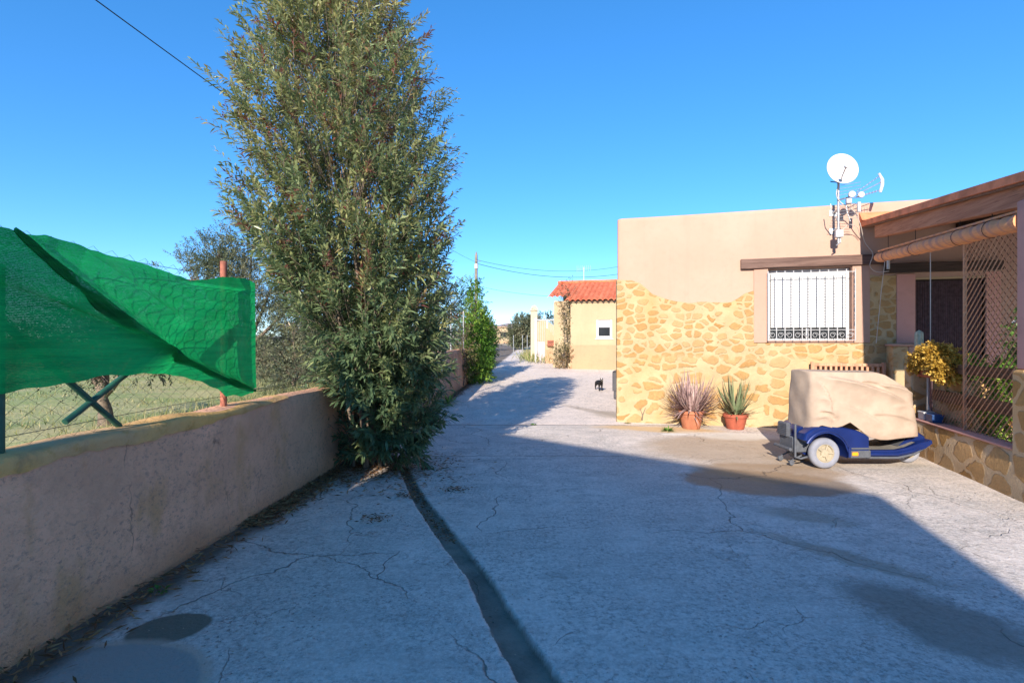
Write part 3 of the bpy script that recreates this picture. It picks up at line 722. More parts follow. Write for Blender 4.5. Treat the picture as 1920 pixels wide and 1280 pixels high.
beam('lintel', (2.073, -.075, 2.684), (4.24, .03, 2.845), MT['wood'], house, 3)
beam('lintel', (4.20, -.11, 2.54), (5.75, .03, 2.68), MT['darkwood'], house, 5)['label'] = 'dark door lintel'
# stone facing with its wavy upper edge
def facing():
    xs_ = np.r_[np.arange(0.0, 2.283, .03), 2.283]
    ztop = np.interp(xs_, [0, .25, .40, .52, .62, .80, 1.0, 1.3, 1.75, 1.92, 2.05, 2.15, 2.283], [2.57, 2.55, 2.49, 2.40, 2.30, 2.22, 2.165, 2.13, 2.13, 2.14, 2.20, 2.27, 2.31])
    ztop = ztop + .012 * vnoise(xs_ * 9, 0 * xs_, 71)
    b = MB(); t = -.022
    def strip(xa, zb, zt, x_skip=None):
        n = len(xa)
        V = [(x, t + .004 * float(vnoise(x * 6, z * 6, 72)), z) for x, z in zip(xa, zb)] + [(x, t + .002 * float(vnoise(x * 6, z * 6, 72)), z - .008) for x, z in zip(xa, zt)] + [(x, .012, z + .004) for x, z in zip(xa, zt)]
        F = [(i, i + 1, n + i + 1, n + i) for i in range(n - 1)] + [(n + i, n + i + 1, 2 * n + i + 1, 2 * n + i) for i in range(n - 1)]
        b.add(V, F)
    strip(xs_, np.full_like(xs_, -.1), ztop)
    # left return round the corner
    b.add([(-.020, .9, -.1), (-.020, .02, -.1), (0, -.022, -.1), (-.020, .9, 2.54), (-.020, .02, 2.56), (0, -.022, 2.562)], [(0, 1, 4, 3), (1, 2, 5, 4)])
    x2 = np.arange(2.283, 4.64, .06); strip(x2, np.full_like(x2, -.1), np.full_like(x2, 1.428))
    x3 = np.linspace(4.007, 4.375, 7); strip(x3, np.full_like(x3, 1.42), np.array([2.53, 2.52, 2.50, 2.52, 2.51, 2.50, 2.51]))
    x4 = np.arange(5.56, 12, .4); strip(x4, np.full_like(x4, -.1), np.full_like(x4, 1.1))
    return b
shade(facing().build('stone_facing', MT['stone'], house), 50)
# door and its jamb, dark slatted door curtain
b = MB(); b.box((4.377, -.03, 1.42), (4.634, .0, 2.52), .004); b.box((5.562, -.03, 0), (5.75, 0, 2.52), .004); b.build('door_jamb', MT['purple'], house)
door = MB(); door.box((4.634, .10, 0), (5.56, .13, 2.46)); dro = door.build('door', MT['darkwood'], house)
b = MB()
for k in range(38): x = 4.65 + k * .0238; b.tube([(x, .05 + .004 * math.sin(k * 2.1), .02), (x, .05, 2.40)], .010, 6)
MT['curtain'] = plain('dark_purple_curtain', (.075, .042, .048), .6, .3, 20)
b.build('strip_curtain', MT['curtain'], dro)
b = MB(); b.box((4.634, -.01, 2.43), (5.56, .06, 2.462), .004); b.build('curtain_rail', MT['creamwall'], dro)
# low pier against the front beside the door
b = MB(); b.box((4.225, -.30, 0), (4.43, -.024, 1.375), .012); b.build('pier', MT['stone'], house)
b = MB(); b.box((4.433, -.305, 0), (4.66, -.031, 1.375), .012); b.build('pier', MT['jamb'], house)
b = MB(); b.box((4.205, -.33, 1.377), (4.68, -.032, 1.412), .008); b.build('pier_cap', MT['jamb'], house)
# porch: side wall, piers, column, beams, roof
b = MB()
pw = [(-1.55, -9.0)]
def side_wall(v0, v1, h, t0=3.905, t1=4.085):
    ys_ = np.arange(v1, v0 + .001, .06); n = len(ys_); V = []; F = []
    rows = [(t0 - .012, -.1), (t0 - .004, .1), (t0, h - .03), (t0 + .02, h), (t1 - .02, h), (t1, h - .03), (t1, -.1)]
    for j, (x, z) in enumerate(rows):
        for y in ys_: V.append((x + .006 * float(vnoise(y * 5, z * 7, 81)), y, z + (.006 * float(vnoise(y * 4, 0, 82)) if z > .2 else 0)))
    F = [(a * n + i, (a + 1) * n + i, (a + 1) * n + i + 1, a * n + i + 1) for a in range(len(rows) - 1) for i in range(n - 1)] + [tuple(a * n for a in range(len(rows)))[::-1], tuple(a * n + n - 1 for a in range(len(rows)))]
    return V, F
V, F = side_wall(-1.55, -4.7, .435); shade(fixn(obj('porch_parapet', V, F, MT['stone2'], house)), 50)
b = MB(); b.box((3.90, -3.79, .437), (4.09, -1.76, .462), .008); b.build('parapet_cap', MT['purple'], house)
b = MB(); b.box((3.900, -1.75, .2), (4.10, -1.53, 1.15), .02); bevel(b.build('pier', MT['stone2'], house), .02, 3)
b = MB(); b.box((4.102, -1.76, .2), (4.115, -1.52, 1.13), .003); b.build('pier_edge', MT['purple'], house)
b = MB(); b.box((3.895, -4.60, .2), (4.24, -3.80, 1.19), .02); bevel(b.build('pier', MT['stone2'], house), .02, 3)
b = MB(); b.box((3.93, -4.22, 1.192), (4.22, -3.815, 2.745), .01); b.build('column', MT['purple'], house)
b = MB(); b.box((4.12, -2.62, .0), (4.36, -1.78, 1.0), .015); b.build('planting_block', MT['stone2'], house)
def zroof(v): return 3.39 + .104 * v * -1 * -1 if False else 3.39 + .104 * v      # top of roof edge, v negative towards the viewer
vf = -4.32
b = MB()
def slab(x0, x1, v0, v1, zt, th):
    b.add([(x0, v0, zt(v0)), (x1, v0, zt(v0)), (x1, v1, zt(v1)), (x0, v1, zt(v1)), (x0, v0, zt(v0) - th), (x1, v0, zt(v0) - th), (x1, v1, zt(v1) - th), (x0, v1, zt(v1) - th)],
          [(0, 1, 2, 3), (7, 6, 5, 4), (4, 5, 1, 0), (6, 7, 3, 2), (5, 6, 2, 1), (7, 4, 0, 3)])
slab(3.87, 12, vf, -.004, zroof, .085); fixn(b.build('porch_roof', MT['terracotta_edge'], house))
b = MB(); slab(3.90, 12, vf + .03, -.006, lambda v: zroof(v) - .087, .02); fixn(b.build('porch_ceiling', MT['ceiling'], house))
b = MB(); n = 30
for k in range(int(8 / .21)):      # terracotta roof tiles seen edge on above the front
    x = 3.98 + k * .21; b.tube([(x + .1, vf + .02, zroof(vf) - .02), (x + .1, -.02, zroof(0) - .02)], .06, 10)
b.build('roof_tiles', MT['tile'], house)
b = MB(); b.add([(3.86, -.14, 3.385), (12, -.14, 3.385), (12, -.004, 3.53), (3.86, -.004, 3.53), (3.86, -.004, 3.37), (12, -.004, 3.37)], [(0, 1, 2, 3), (0, 3, 4), (1, 5, 2)]); b.build('mortar_fillet', MT['terracotta_edge'], house)
V = []; F = []
n = 40
for i in range(n + 1):
    v = vf + .05 + (-.36 - vf - .05) * i / n; zt = zroof(v) - .10
    for (x, z) in ((3.955, zt - .20), (4.075, zt - .20), (4.075, zt), (3.955, zt)): V.append((x + .003 * float(vnoise(v * 6, z, 91)), v, z + .003 * float(vnoise(v * 5, x * 9, 92))))
for i in range(n):
    for j in range(4): F.append((i * 4 + j, i * 4 + (j + 1) % 4, i * 4 + 4 + (j + 1) % 4, i * 4 + 4 + j))
F += [(3, 2, 1, 0), tuple(n * 4 + k for k in range(4))]
bevel(fixn(obj('roof_beam', V, F, MT['woody'], house)), .008)
beam('roof_beam', (4.08, -4.10, zroof(-4.1) - .31), (12, -3.95, zroof(-4.1) - .112), MT['darkwood'], house, 9)
for k in range(12): beam('rafter', (4.55 + k * .62, vf + .1, 0), (4.63 + k * .62, -.02, .09), MT['darkwood'], house, 20 + k, 1)
for o_ in list(house.children):
    if o_.name.startswith('rafter'):
        for v_ in o_.data.vertices: v_.co.z += zroof(v_.co.y) - .20

# rolled reed blind hung below the roof beam
blind = empty('rolled_blind', (OX, OY, 0), RZ, label='rolled-up reddish reed blind hanging under the porch beam', cat='blind')
def zroll(v): return 2.735 + .050 * (v + .4)
def rollmesh(v0, v1, r0, seed):
    n = 70; ring = 18; V = []
    for i in range(n + 1):
        v = v0 + (v1 - v0) * i / n
        for k in range(ring):
            q = 2 * math.pi * k / ring; rr = r0 * (1 + .06 * float(vnoise(v * 9, q * 1.2, seed)) + .06 * math.sin(v * 30 + q))
            V.append((4.0 + rr * math.cos(q), v, zroll(v) + rr * .95 * math.sin(q)))
    F = [(i * ring + k, i * ring + (k + 1) % ring, (i + 1) * ring + (k + 1) % ring, (i + 1) * ring + k) for i in range(n) for k in range(ring)] + [tuple(range(ring))[::-1], tuple(n * ring + k for k in range(ring))]
    return V, F
V, F = rollmesh(-.42, -1.62, .074, 95); shade(fixn(obj('roll', V, F, MT['roll'], blind)), 60)
V, F = rollmesh(-1.60, -3.80, .088, 96); shade(fixn(obj('roll', V, F, MT['roll'], blind)), 60)
b = MB(); b.box((3.985, -3.80, 0), (4.015, -.40, .022))
for i, vtx in enumerate(b.v): b.v[i] = (vtx[0], vtx[1], vtx[2] + zroll(vtx[1]) + .094)
b.build('head_rail', MT['roll'], blind)
for v in (-.75, -1.62, -2.7, -3.3): b = MB(); b.tube([(4.0, v, zroof(v) - .3), (4.0, v, zroll(v) + .06)], .004, 6); b.tube([(4.0 + .091 * math.cos(q), v, zroll(v) + .091 * math.sin(q)) for q in np.linspace(0, 6.28, 16)], .003, 5); b.build('hook', MT['cable'], blind)
b = MB(); b.tube([(3.97, -.72, zroll(-.7) - .06), (3.955, -.62, 2.2), (3.93, -.5, 1.42)], .005, 6); b.build('pull_cord', MT['cablew'], blind)
b = MB(); b.tube([(4.03, -1.95, zroll(-1.95) - .06), (4.03, -1.95, 1.05)], .006, 6); b.build('pull_cord', MT['cablew'], blind)
b = MB().tube([(4.0 - .0, -.75, 2.66), (4.0, -.75, 2.52)], .022, 10); b.build('cord_holder', MT['steel'], blind)

# trellis in the porch side, with two boards
trel = empty('wooden_trellis', (OX, OY, 0), RZ, label='brown diamond trellis with two horizontal boards filling the porch side', cat='trellis')
y0, y1, z0, z1 = -3.80, -2.74, .47, 2.60
def laths(sgn, x, w_=.0050, pitch=.062, slope=1.15):
    b = MB(); Lz = z1 - z0; c = y0 - Lz / slope
    while c < y1 + Lz / slope:
        # line z = z0 + slope*(y-c)*sgn
        pts_ = []
        for (yy) in (y0, y1):
            zz = z0 + slope * (yy - c) if sgn > 0 else z0 + slope * (c - yy)
            pts_.append((yy, zz))
        (ya, za), (yb, zb) = pts_
        def clip(ya, za, yb, zb):
            out = []
            for lo in (z0, z1):
                if (za - lo) * (zb - lo) < 0: out.append((ya + (yb - ya) * (lo - za) / (zb - za), lo))
            if z0 <= za <= z1: out.append((ya, za))
            if z0 <= zb <= z1: out.append((yb, zb))
            return out
        cc = clip(ya, za, yb, zb)
        if len(cc) >= 2:
            (p, q), (r_, s_) = cc[0], cc[1]; b.tube([(x, p, q), (x, r_, s_)], w_, 4)
        c += pitch
    return b
laths(-1, 4.012, .0068, .088, .95).build('lattice', MT['slatwood'], trel); laths(1, 4.030, .0042, .088, .95).build('lattice', MT['board'], trel)
def lat2(sgn, x, ya, yb, za, zb):
    global y0, y1, z0, z1
    sv = (y0, y1, z0, z1); y0, y1, z0, z1 = ya, yb, za, zb; o = laths(sgn, x).build('lattice', MT['slatwood'], trel); y0, y1, z0, z1 = sv
lat2(-1, 4.03, -2.70, -2.0, .47, .86)
bevel(MB().box((4.045, -3.80, 1.075), (4.075, -2.10, 1.185)).build('board', MT['board'], trel), .004)
bevel(MB().box((4.045, -3.80, .72), (4.075, -1.95, .85)).build('board', MT['board'], trel), .004)
b = MB(); b.box((4.010, -2.755, .465), (4.040, -2.735, 2.60)); b.box((4.0, -3.8, 2.60), (4.045, -2.73, 2.63)); b.build('frame', MT['slatwood'], trel)
b = MB(); b.tube([(3.96, -2.05, 1.02), (3.96, -2.05, .66), (3.97, -2.05, .60)], [.012, .012, .022], 8); tag(b.build('hanging_bottle', MT['cablew']), 'slim pale tube hanging upright in the gap beside the trellis boards', 'hanging tube')
bpy.data.objects['hanging_bottle'].location = (OX, OY, 0); bpy.data.objects['hanging_bottle'].rotation_euler.z = RZ

# satellite dish and aerial on a mast fixed to the front
def local(name, **k): return empty(name, (OX, OY, 0), RZ, **k)
mast = local('antenna_mast', label='galvanised mast on the house front with a white junction box', cat='mast')
mu, mv = 3.49, -.25
b = MB(); b.tube([(mu, mv, 3.02), (mu, mv, 3.98)], .019, 12); shade(b.build('pole', MT['steel'], mast))
for z in (3.25, 3.55): b = MB(); b.box((mu - .02, mv, z - .012), (mu + .02, 0, z + .012)); b.box((mu - .06, -.012, z - .05), (mu + .06, 0, z + .05)); b.build('bracket', MT['steel'], mast)
b = MB(); b.box((mu - .05, mv - .06, 3.10), (mu + .06, mv + .03, 3.22), .012); b.build('junction_box', MT['white'], mast)
b = MB(); b.tube([(mu + .02, mv, 3.12), (mu + .02, mv - .02, 3.02), (mu - .03, mv, 2.98)], .012, 6); b.build('cable_gland', MT['steel'], mast)
dish = local('satellite_dish', label='round white satellite dish on top of the mast', cat='satellite dish')
V = []; F = []; nr, nk = 9, 40; rad = .235
for i in range(nr + 1):
    r_ = rad * i / nr
    for k in range(nk): q = 2 * math.pi * k / nk; V.append((r_ * math.cos(q), .045 * (1 - (r_ / rad) ** 2), r_ * 1.12 * math.sin(q)))
F = [(i * nk + k, (i + 1) * nk + k, (i + 1) * nk + (k + 1) % nk, i * nk + (k + 1) % nk) for i in range(nr) for k in range(nk)]
reflm = obj('reflector', V, F, MT['white'], dish, smooth=True); sm = reflm.modifiers.new('s', 'SOLIDIFY'); sm.thickness = .008; sm.offset = 1
reflm.location = (mu + .03, mv - .10, 4.17); reflm.rotation_euler = (R(-14), 0, R(9))
b = MB(); b.tube([(mu + .01, mv - .08, 3.95), (mu - .03, mv - .28, 4.0), (mu - .02, mv - .42, 4.09)], .009, 8); b.build('feed_arm', MT['steel'], dish)
b = MB(); b.lathe([(0, -.035), (.026, -.035), (.03, 0), (.022, .03), (0, .03)], (mu - .02, mv - .44, 4.10), 14, 'y'); shade(b.build('feed_horn', MT['whitebar'], dish))
b = MB(); b.tube([(mu, mv, 3.95), (mu, mv, 4.02), (mu + .02, mv - .05, 4.1)], .018, 8); b.tube([(mu - .12, mv - .02, 4.0), (mu + .02, mv - .02, 3.97)], .008, 6); b.build('mount', MT['blackplastic'], dish)
yagi = local('tv_aerial', label='three-boom television aerial with white end reflectors beside the dish', cat='aerial')
# booms run along the front, rising to the right
def bm_pt(t, off): return (mu + .05 + t * .46, mv - .08 - t * .1 + off[0], 3.66 + .22 * t + off[1])
b = MB()
for off in ((0, .11), (-.05, 0), (0, -.11)):
    k0 = .30; b.tube([bm_pt(k0, (off[0] * .3, off[1] * .3)), bm_pt(1.0, off)], .006, 6)
b.tube([(mu, mv, 3.70), bm_pt(.32, (0, 0))], .012, 8); b.build('boom', MT['steel'], yagi)
b = MB()
for t in np.arange(.34, 1.0, .085):
    for off in ((0, .11), (0, -.11)):
        k = (t - .3) / .7 * .7 + .3; p = bm_pt(t, (0, off[1] * k)); b.tube([(p[0], p[1] - .09, p[2]), (p[0], p[1] + .09, p[2])], .0028, 5)
for z_, t in ((.10, .1), (.05, .0), (0.0, .05), (-.05, .1)):
    b.tube([(mu - .02, mv - .12, 3.80 + z_), (mu + .26, mv - .16, 3.82 + z_)], .0035, 5)
for k, z in enumerate(np.arange(3.36, 3.62, .045)):
    b.tube([(mu - .10 + .012 * k, mv - .1, z), (mu + .24 - .01 * k, mv - .18, z + .01)], .0035, 5)
b.build('element', MT['steel'], yagi)
b = MB()
p = bm_pt(1.0, (0, 0)); b.tube([(p[0] - .01, p[1], p[2] + .15), (p[0] + .035, p[1], p[2] + .05), (p[0] + .035, p[1], p[2] - .03), (p[0] + .01, p[1], p[2] - .14)], [.018, .026, .026, .018], 8); b.build('end_reflector', MT['white'], yagi)
b = MB()
for (a, c, e) in ((-.145, 3.60, .06), (.07, 3.58, -.03)):
    b.tube([(mu + a + e * 0, mv - .12, c + .02), (mu + a + .02, mv - .12, c - .12), (mu + a + .10 * (1 if a < 0 else .6), mv - .12, c - .25)], .008, 6)
b.build('frame_bow', MT['steel'], yagi)
b = MB(); b.lathe([(.0, -.02), (.05, -.02), (.055, 0), (.05, .02), (0, .02)], (mu + .14, mv - .16, 3.74), 16, 'y'); b.lathe([(.0, -.02), (.045, -.02), (.05, 0), (.045, .02), (0, .02)], (mu + .26, mv - .18, 3.72), 16, 'y'); b.box((mu + .06, mv - .18, 3.60), (mu + .14, mv - .12, 3.68), .008); b.box((mu + .22, mv - .16, 3.46), (mu + .27, mv - .12, 3.62), .008)
shade(b.build('balun_box', MT['whitebar'], yagi))
def cable(name, pts_, r, mat, label, parent=None, loc=None):
    P = [Vector(p) for p in pts_]; out = []
    for i in range(len(P) - 1):
        a = P[max(i - 1, 0)]; b_ = P[i]; c = P[i + 1]; d_ = P[min(i + 2, len(P) - 1)]
        for t in np.linspace(0, 1, 8, endpoint=False):
            out.append(.5 * ((2 * b_) + (-a + c) * t + (2 * a - 5 * b_ + 4 * c - d_) * t * t + (-a + 3 * b_ - 3 * c + d_) * t ** 3))
    out.append(P[-1]); o = MB().tube(out, r, 6).build(name, mat)
    if loc: o.location = (OX, OY, 0); o.rotation_euler.z = RZ
    return tag(o, label, 'cable')
cable('aerial_cable', [(mu + .02, mv, 3.98), (mu - .04, mv - .04, 3.8), (mu + .02, mv - .03, 3.66), (mu + .2, mv - .05, 3.5), (mu + .30, mv, 3.32), (3.92, -.06, 3.05), (4.02, -.10, 2.85), (3.98, -.10, 2.66), (4.08, -.08, 2.56), (4.24, -.12, 2.56)], .007, MT['cablew'], 'pale cable looping from the aerials down past the beam ends', loc=True)
cable('aerial_cable', [(mu + .04, mv, 3.2), (mu + .15, mv, 3.30), (mu + .28, mv + .05, 3.26), (mu + .36, -.08, 3.12)], .005, MT['cablew'], 'short pale cable curving off the white junction box', loc=True)

# wooden slatted bench behind the scooter
bench = local('wooden_bench', label='wooden slatted bench against the stone wall, mostly hidden by the covered scooter', cat='bench')
bx0, bx1 = 3.12, 4.18
b = MB(); b.box((bx0, -.16, 1.05), (bx1, -.12, 1.10), .006); b.box((bx0, -.19, .55), (bx1, -.15, .60), .006); b.build('back_rail', MT['slatwood'], bench)
for k in range(14): MB().box((bx0 + .05 + k * .074, -.165, .60), (bx0 + .085 + k * .074, -.135, 1.05), .003).build('slat', MT['slatwood'], bench)
b = MB()
for k in range(5): b.box((bx0, -.60 + k * .09, .42), (bx1, -.53 + k * .09, .44), .004)
b.build('seat', MT['slatwood'], bench)
for x in (bx0, bx1 - .05):
    MB().box((x, -.60, 0), (x + .05, -.55, .63), .004).build('leg', MT['slatwood'], bench); MB().box((x, -.17, 0), (x + .05, -.12, 1.12), .004).build('leg', MT['slatwood'], bench)
    MB().box((x - .005, -.60, .63), (x + .055, -.15, .66), .004).build('armrest', MT['slatwood'], bench)

# bin at the house's left side
bin_ = local('rubbish_bin', label='dark grey rubbish bin standing against the shaded side of the stone house', cat='bin')
b = MB()
for (z0_, z1_, a, c) in ((.0, .18, .02, .30), (.18, .66, -.01, .33)): b.box((-.36 + a, 3.45, z0_ + .05), (-.06, 3.45 + c + .15, z1_ + .05), .015)
b.build('body', MT['slate'], bin_)
b = MB(); b.prism([(-.37, .71), (-.04, .71), (-.04, .80), (-.30, .74)], 3.42, 3.96); b.build('lid', MT['slate'], bin_)

# ------------------------------------------------------------ mobility scooter under a beige cover
sc = empty('mobility_scooter', (3.56, 6.36, 0), R(2), label='blue mobility scooter with pale tyres parked under a beige cloth cover', cat='mobility scooter')
def wheel(x, y, r, w_, name='wheel'):
    wh = empty(name, (x, y, r)); wh.parent = sc
    t = MB(); t.lathe([(r * .60, -w_ * .42), (r * .72, -w_ * .5), (r * .88, -w_ * .5), (r * .97, -w_ * .34), (r, -w_ * .12), (r, w_ * .12), (r * .97, w_ * .34), (r * .88, w_ * .5), (r * .72, w_ * .5), (r * .60, w_ * .42), (r * .60, -w_ * .42)], (0, 0, 0), 40, 'y')
    shade(t.build('tyre', MT['tyre'], wh), 50)
    t = MB()
    for sg in (-1, 1):
        t.lathe([(r * .61, sg * w_ * .40), (r * .56, sg * w_ * .42), (r * .50, sg * w_ * .20), (r * .28, sg * w_ * .16), (r * .24, sg * w_ * .34), (r * .10, sg * w_ * .38), (0, sg * w_ * .38)], (0, 0, 0), 32, 'y')
        for k in range(5):
            q = k * 2 * math.pi / 5; c, s_ = math.cos(q), math.sin(q)
            t.tube([(r * .2 * c, sg * w_ * .30, r * .2 * s_), (r * .54 * c, sg * w_ * .30, r * .54 * s_)], r * .055, 8)
    for k in range(5): q = (k + .5) * 2 * math.pi / 5; t.lathe([(0, -w_ * .22), (r * .10, -w_ * .22), (r * .10, -w_ * .18)], (r * .40 * math.cos(q), 0, r * .40 * math.sin(q)), 10, 'y')
    t.lathe([(0, -w_ * .41), (r * .06, -w_ * .41), (r * .06, -w_ * .36)], (0, 0, 0), 12, 'y')
    shade(fixn(t.build('rim', MT['rim'], wh)), 40)
wheel(0, -.25, .175, .085); wheel(0, .25, .175, .085); wheel(1.18, 0, .142, .085)
# rear body shell: side profile extruded with rounded shoulders
def shell(prof, y0, y1, inset, name, mat, zr=.03):
    """prof: closed outline (x,z); shoulders pulled in near the flanks"""
    n = len(prof); cx_ = sum(p[0] for p in prof) / n; cz = sum(p[1] for p in prof) / n; V = []; F = []
    ring = [(y0, inset), (y0 + zr * .3, inset * .4), (y0 + zr, 0), (y1 - zr, 0), (y1 - zr * .3, inset * .4), (y1, inset)]
    for (yy, ins) in ring:
        for (x, z) in prof:
            dx, dz = x - cx_, z - cz; L = math.hypot(dx, dz) or 1; V.append((x - dx / L * ins, yy, z - dz / L * ins))
    for i in range(len(ring) - 1):
        for k in range(n): F.append((i * n + k, i * n + (k + 1) % n, (i + 1) * n + (k + 1) % n, (i + 1) * n + k))
    F += [tuple(range(n)), tuple((len(ring) - 1) * n + k for k in range(n))[::-1]]
    return shade(fixn(obj(name, V, F, mat, sc)), 35)
arch = [(.245 * math.cos(q), .175 + .245 * math.sin(q)) for q in np.linspace(R(12), R(150), 14)]
prof = [(.26, .12), (.26, .17)] + arch + [(-.26, .33), (-.24, .40), (-.14, .475), (.05, .50), (.20, .475), (.36, .44), (.46, .395), (.50, .36), (.50, .12)]
shell(prof, -.315, -.13, .018, 'rear_fender', MT['blue']); shell(prof, .13, .315, .018, 'rear_fender', MT['blue'])
shell([(-.26, .20), (-.27, .36), (-.20, .45), (.05, .49), (.25, .46), (.44, .38), (.44, .12), (-.15, .12)], -.128, .128, .01, 'motor_cover', MT['blue'])
# fender lip following the wheel
b = MB(); lip = [(.262 * math.cos(q), -.318, .175 + .262 * math.sin(q)) for q in np.linspace(R(-8), R(152), 22)]; b.tube(lip, .014, 8); shade(b.build('arch_trim', MT['blue'], sc))
b = MB(); b.box((.27, -.322, .125), (.51, -.28, .215), .010); b.box((.28, -.325, .225), (.50, -.30, .245), .006); b.build('side_trim', MT['greyplastic'], sc)
b = MB(); b.box((.285, -.332, .155), (.355, -.318, .195), .005); b.build('reflector', MT['orange'], sc)
# floorboard curving up into the nose
fl = [(.50, .115), (.50, .20), (.56, .205), (.82, .205), (.98, .235), (1.12, .285), (1.27, .315), (1.28, .28), (1.20, .225), (1.02, .155), (.86, .120)]
shell(fl, -.27, .27, .012, 'floorboard', MT['blue'])
b = MB(); b.add([(.52, -.25, .209), (.82, -.25, .209), (.82, .25, .209), (.52, .25, .209), (.95, -.24, .232), (.95, .24, .232), (1.10, -.22, .283), (1.10, .22, .283)], [(0, 1, 2, 3), (1, 4, 5, 2), (4, 6, 7, 5)]); b.build('floor_mat', MT['floormat'], sc)
b = MB(); b.tube([(.48, -.278, .165), (.84, -.278, .160), (1.03, -.27, .195), (1.22, -.22, .265), (1.30, -.10, .30), (1.31, 0, .305), (1.30, .10, .30), (1.22, .22, .265), (1.03, .27, .195), (.84, .278, .160)], .021, 10); shade(b.build('bumper', MT['blue'], sc), 60)
b = MB(); b.tube([(.48, -.285, .125), (.84, -.285, .120), (1.04, -.275, .155), (1.22, -.225, .225), (1.31, -.10, .262), (1.32, .10, .262)], .014, 8); shade(b.build('bumper_trim', MT['greyplastic'], sc), 60)
nose = [(.92, .22), (1.03, .31), (1.08, .42), (1.13, .45), (1.20, .40), (1.28, .34), (1.29, .29), (1.10, .24)]
shell(nose, -.17, .17, .03, 'front_cowl', MT['blue'], .06)
b = MB(); b.add([(.93, -.18, .235), (1.02, -.17, .30), (1.07, -.15, .40), (1.07, .15, .40), (1.02, .17, .30), (.93, .18, .235)], [(0, 1, 4, 5), (1, 2, 3, 4)]); b.build('leg_shield', MT['greyplastic'], sc)
shell([(1.03, .13), (1.07, .20), (1.17, .262), (1.26, .25), (1.26, .285), (1.17, .30), (1.05, .23), (1.01, .14)], -.06, .06, .005, 'front_mudguard', MT['blackplastic'])
b = MB(); b.tube([(-.30, -.20, .12), (-.30, -.20, .50)], .012, 8); b.tube([(-.30, -.20, .12), (-.24, -.20, .10), (.0, -.20, .16)], .012, 8); b.tube([(-.34, -.17, .20), (-.34, .17, .20)], .02, 8); b.box((-.30, -.15, .16), (-.10, .15, .34), .01)
shade(b.build('rear_frame', MT['greyplastic'], sc), 40)
for sg in (-1, 1):
    b = MB(); b.tube([(-.18, sg * .12, .12), (-.29, sg * .12, .07)], .010, 8); b.lathe([(0, -.012), (.03, -.012), (.03, .012), (0, .012)], (-.30, sg * .12, .04), 16, 'y'); b.build('anti_tip_wheel', MT['greyplastic'], sc)
b = MB(); b.box((-.325, -.06, .33), (-.275, .14, .49), .01)
for k in range(7): b.box((-.330, -.063, .335 + k * .021), (-.27, .143, .341 + k * .021))
b.build('rear_basket', MT['greyplastic'], sc)
# seat and tiller hidden by the cloth but carrying it
b = MB(); b.box((-.06, -.22, .52), (.33, .22, .60), .03); b.box((-.10, -.20, .60), (-.03, .20, 1.02), .03); b.build('seat', MT['blackplastic'], sc)
b = MB(); b.tube([(1.05, 0, .40), (.86, 0, .92)], .025, 8); b.tube([(.84, -.22, .90), (.86, 0, .94), (.84, .22, .90)], .016, 8); b.build('tiller', MT['blackplastic'], sc)
# the cloth
nT, nR = 260, 84
th = np.linspace(0, 2 * math.pi, nT, endpoint=False)
def rrect(th, x0, x1, hy, p=4.0):
    cx_, hx_ = (x0 + x1) / 2, (x1 - x0) / 2; c, s_ = np.cos(th), np.sin(th)
    rr = (np.abs(c) ** p + np.abs(s_) ** p) ** (-1 / p); return cx_ + hx_ * c * rr, hy * s_ * rr
hxx, hyy = rrect(th, -.150, 1.125, .315, 7); sxx, syy = rrect(th, -.135, 1.10, .25, 6)
ztop = lambda x: np.interp(x, [-.16, -.10, .05, .62, .72, .88, 1.00, 1.10, 1.17], [1.085, 1.105, 1.10, 1.09, 1.065, .975, .905, .79, .78])
zbn = lambda x: np.interp(x, [-.16, -.12, -.06, .09, .18, .26, .40, .50, .62, .70, .80, 1.05, 1.17], [.43, .46, .50, .465, .49, .535, .43, .36, .33, .33, .345, .36, .37])
near = (hyy < 0)
hz_ = np.where(near, zbn(hxx), .42 + .03 * np.sin(hxx * 6)) + .006 * vnoise(hxx * 14, hyy * 14, 101)
wN = np.clip((-hyy) / .3, 0, 1); hz_ = zbn(hxx) * wN + (1 - wN) * (.34 + 0 * hxx)
P = np.zeros((nR, nT, 3)); side = 60
for j in range(nR):
    if j < side:
        k = j / (side - 1); kk = k ** 1.5
        x = hxx * (1 - kk) + sxx * kk; y = hyy * (1 - kk) + syy * kk; zt = ztop(sxx); z = hz_ + (zt - hz_) * k
        P[j] = np.stack([x, y, z], 1)
    else:
        k = (j - side + 1) / (nR - side); y = syy * (1 - k); xin = np.where(sxx > .39, sxx - (sxx - .39) * .10 * k, sxx)
        zc = ztop(xin) + .016 * np.sin(k * math.pi / 2) + .03 * k * np.exp(-((xin - .80) / .10) ** 2) - .012 * k * np.exp(-((xin - .4) / .15) ** 2)
        P[j] = np.stack([xin, y, zc], 1)
x, y, z = P[..., 0], P[..., 1], P[..., 2]
nyN = np.where(y < 0, -1, 1) * np.clip(np.abs(y) / .2, 0, 1)
def fold(xa, za, xb, zb, amp, wd, side_=1):
    L = math.hypot(xb - xa, zb - za); s_ = ((x - xa) * (xb - xa) + (z - za) * (zb - za)) / L / L
    bend = .05 * np.sin(np.clip(s_, 0, 1) * math.pi)
    q = (((x - xa) * (zb - za) - (z - za) * (xb - xa)) / L + bend) * side_
    env = np.clip(s_ / .15, 0, 1) * np.clip((1 - s_) / .25, 0, 1)
    return amp * env * np.where(q > 0, np.exp(-(q / wd) ** 1.0), 1.15 * np.exp((q / (wd * .16))) - .15 * np.exp(q / (wd * .5)))
D = fold(-.06, 1.05, .98, .74, .085, .10, 1) + fold(.62, .95, 1.12, .80, .055, .05, 1) + fold(.35, .98, .76, .90, .035, .06, -1)
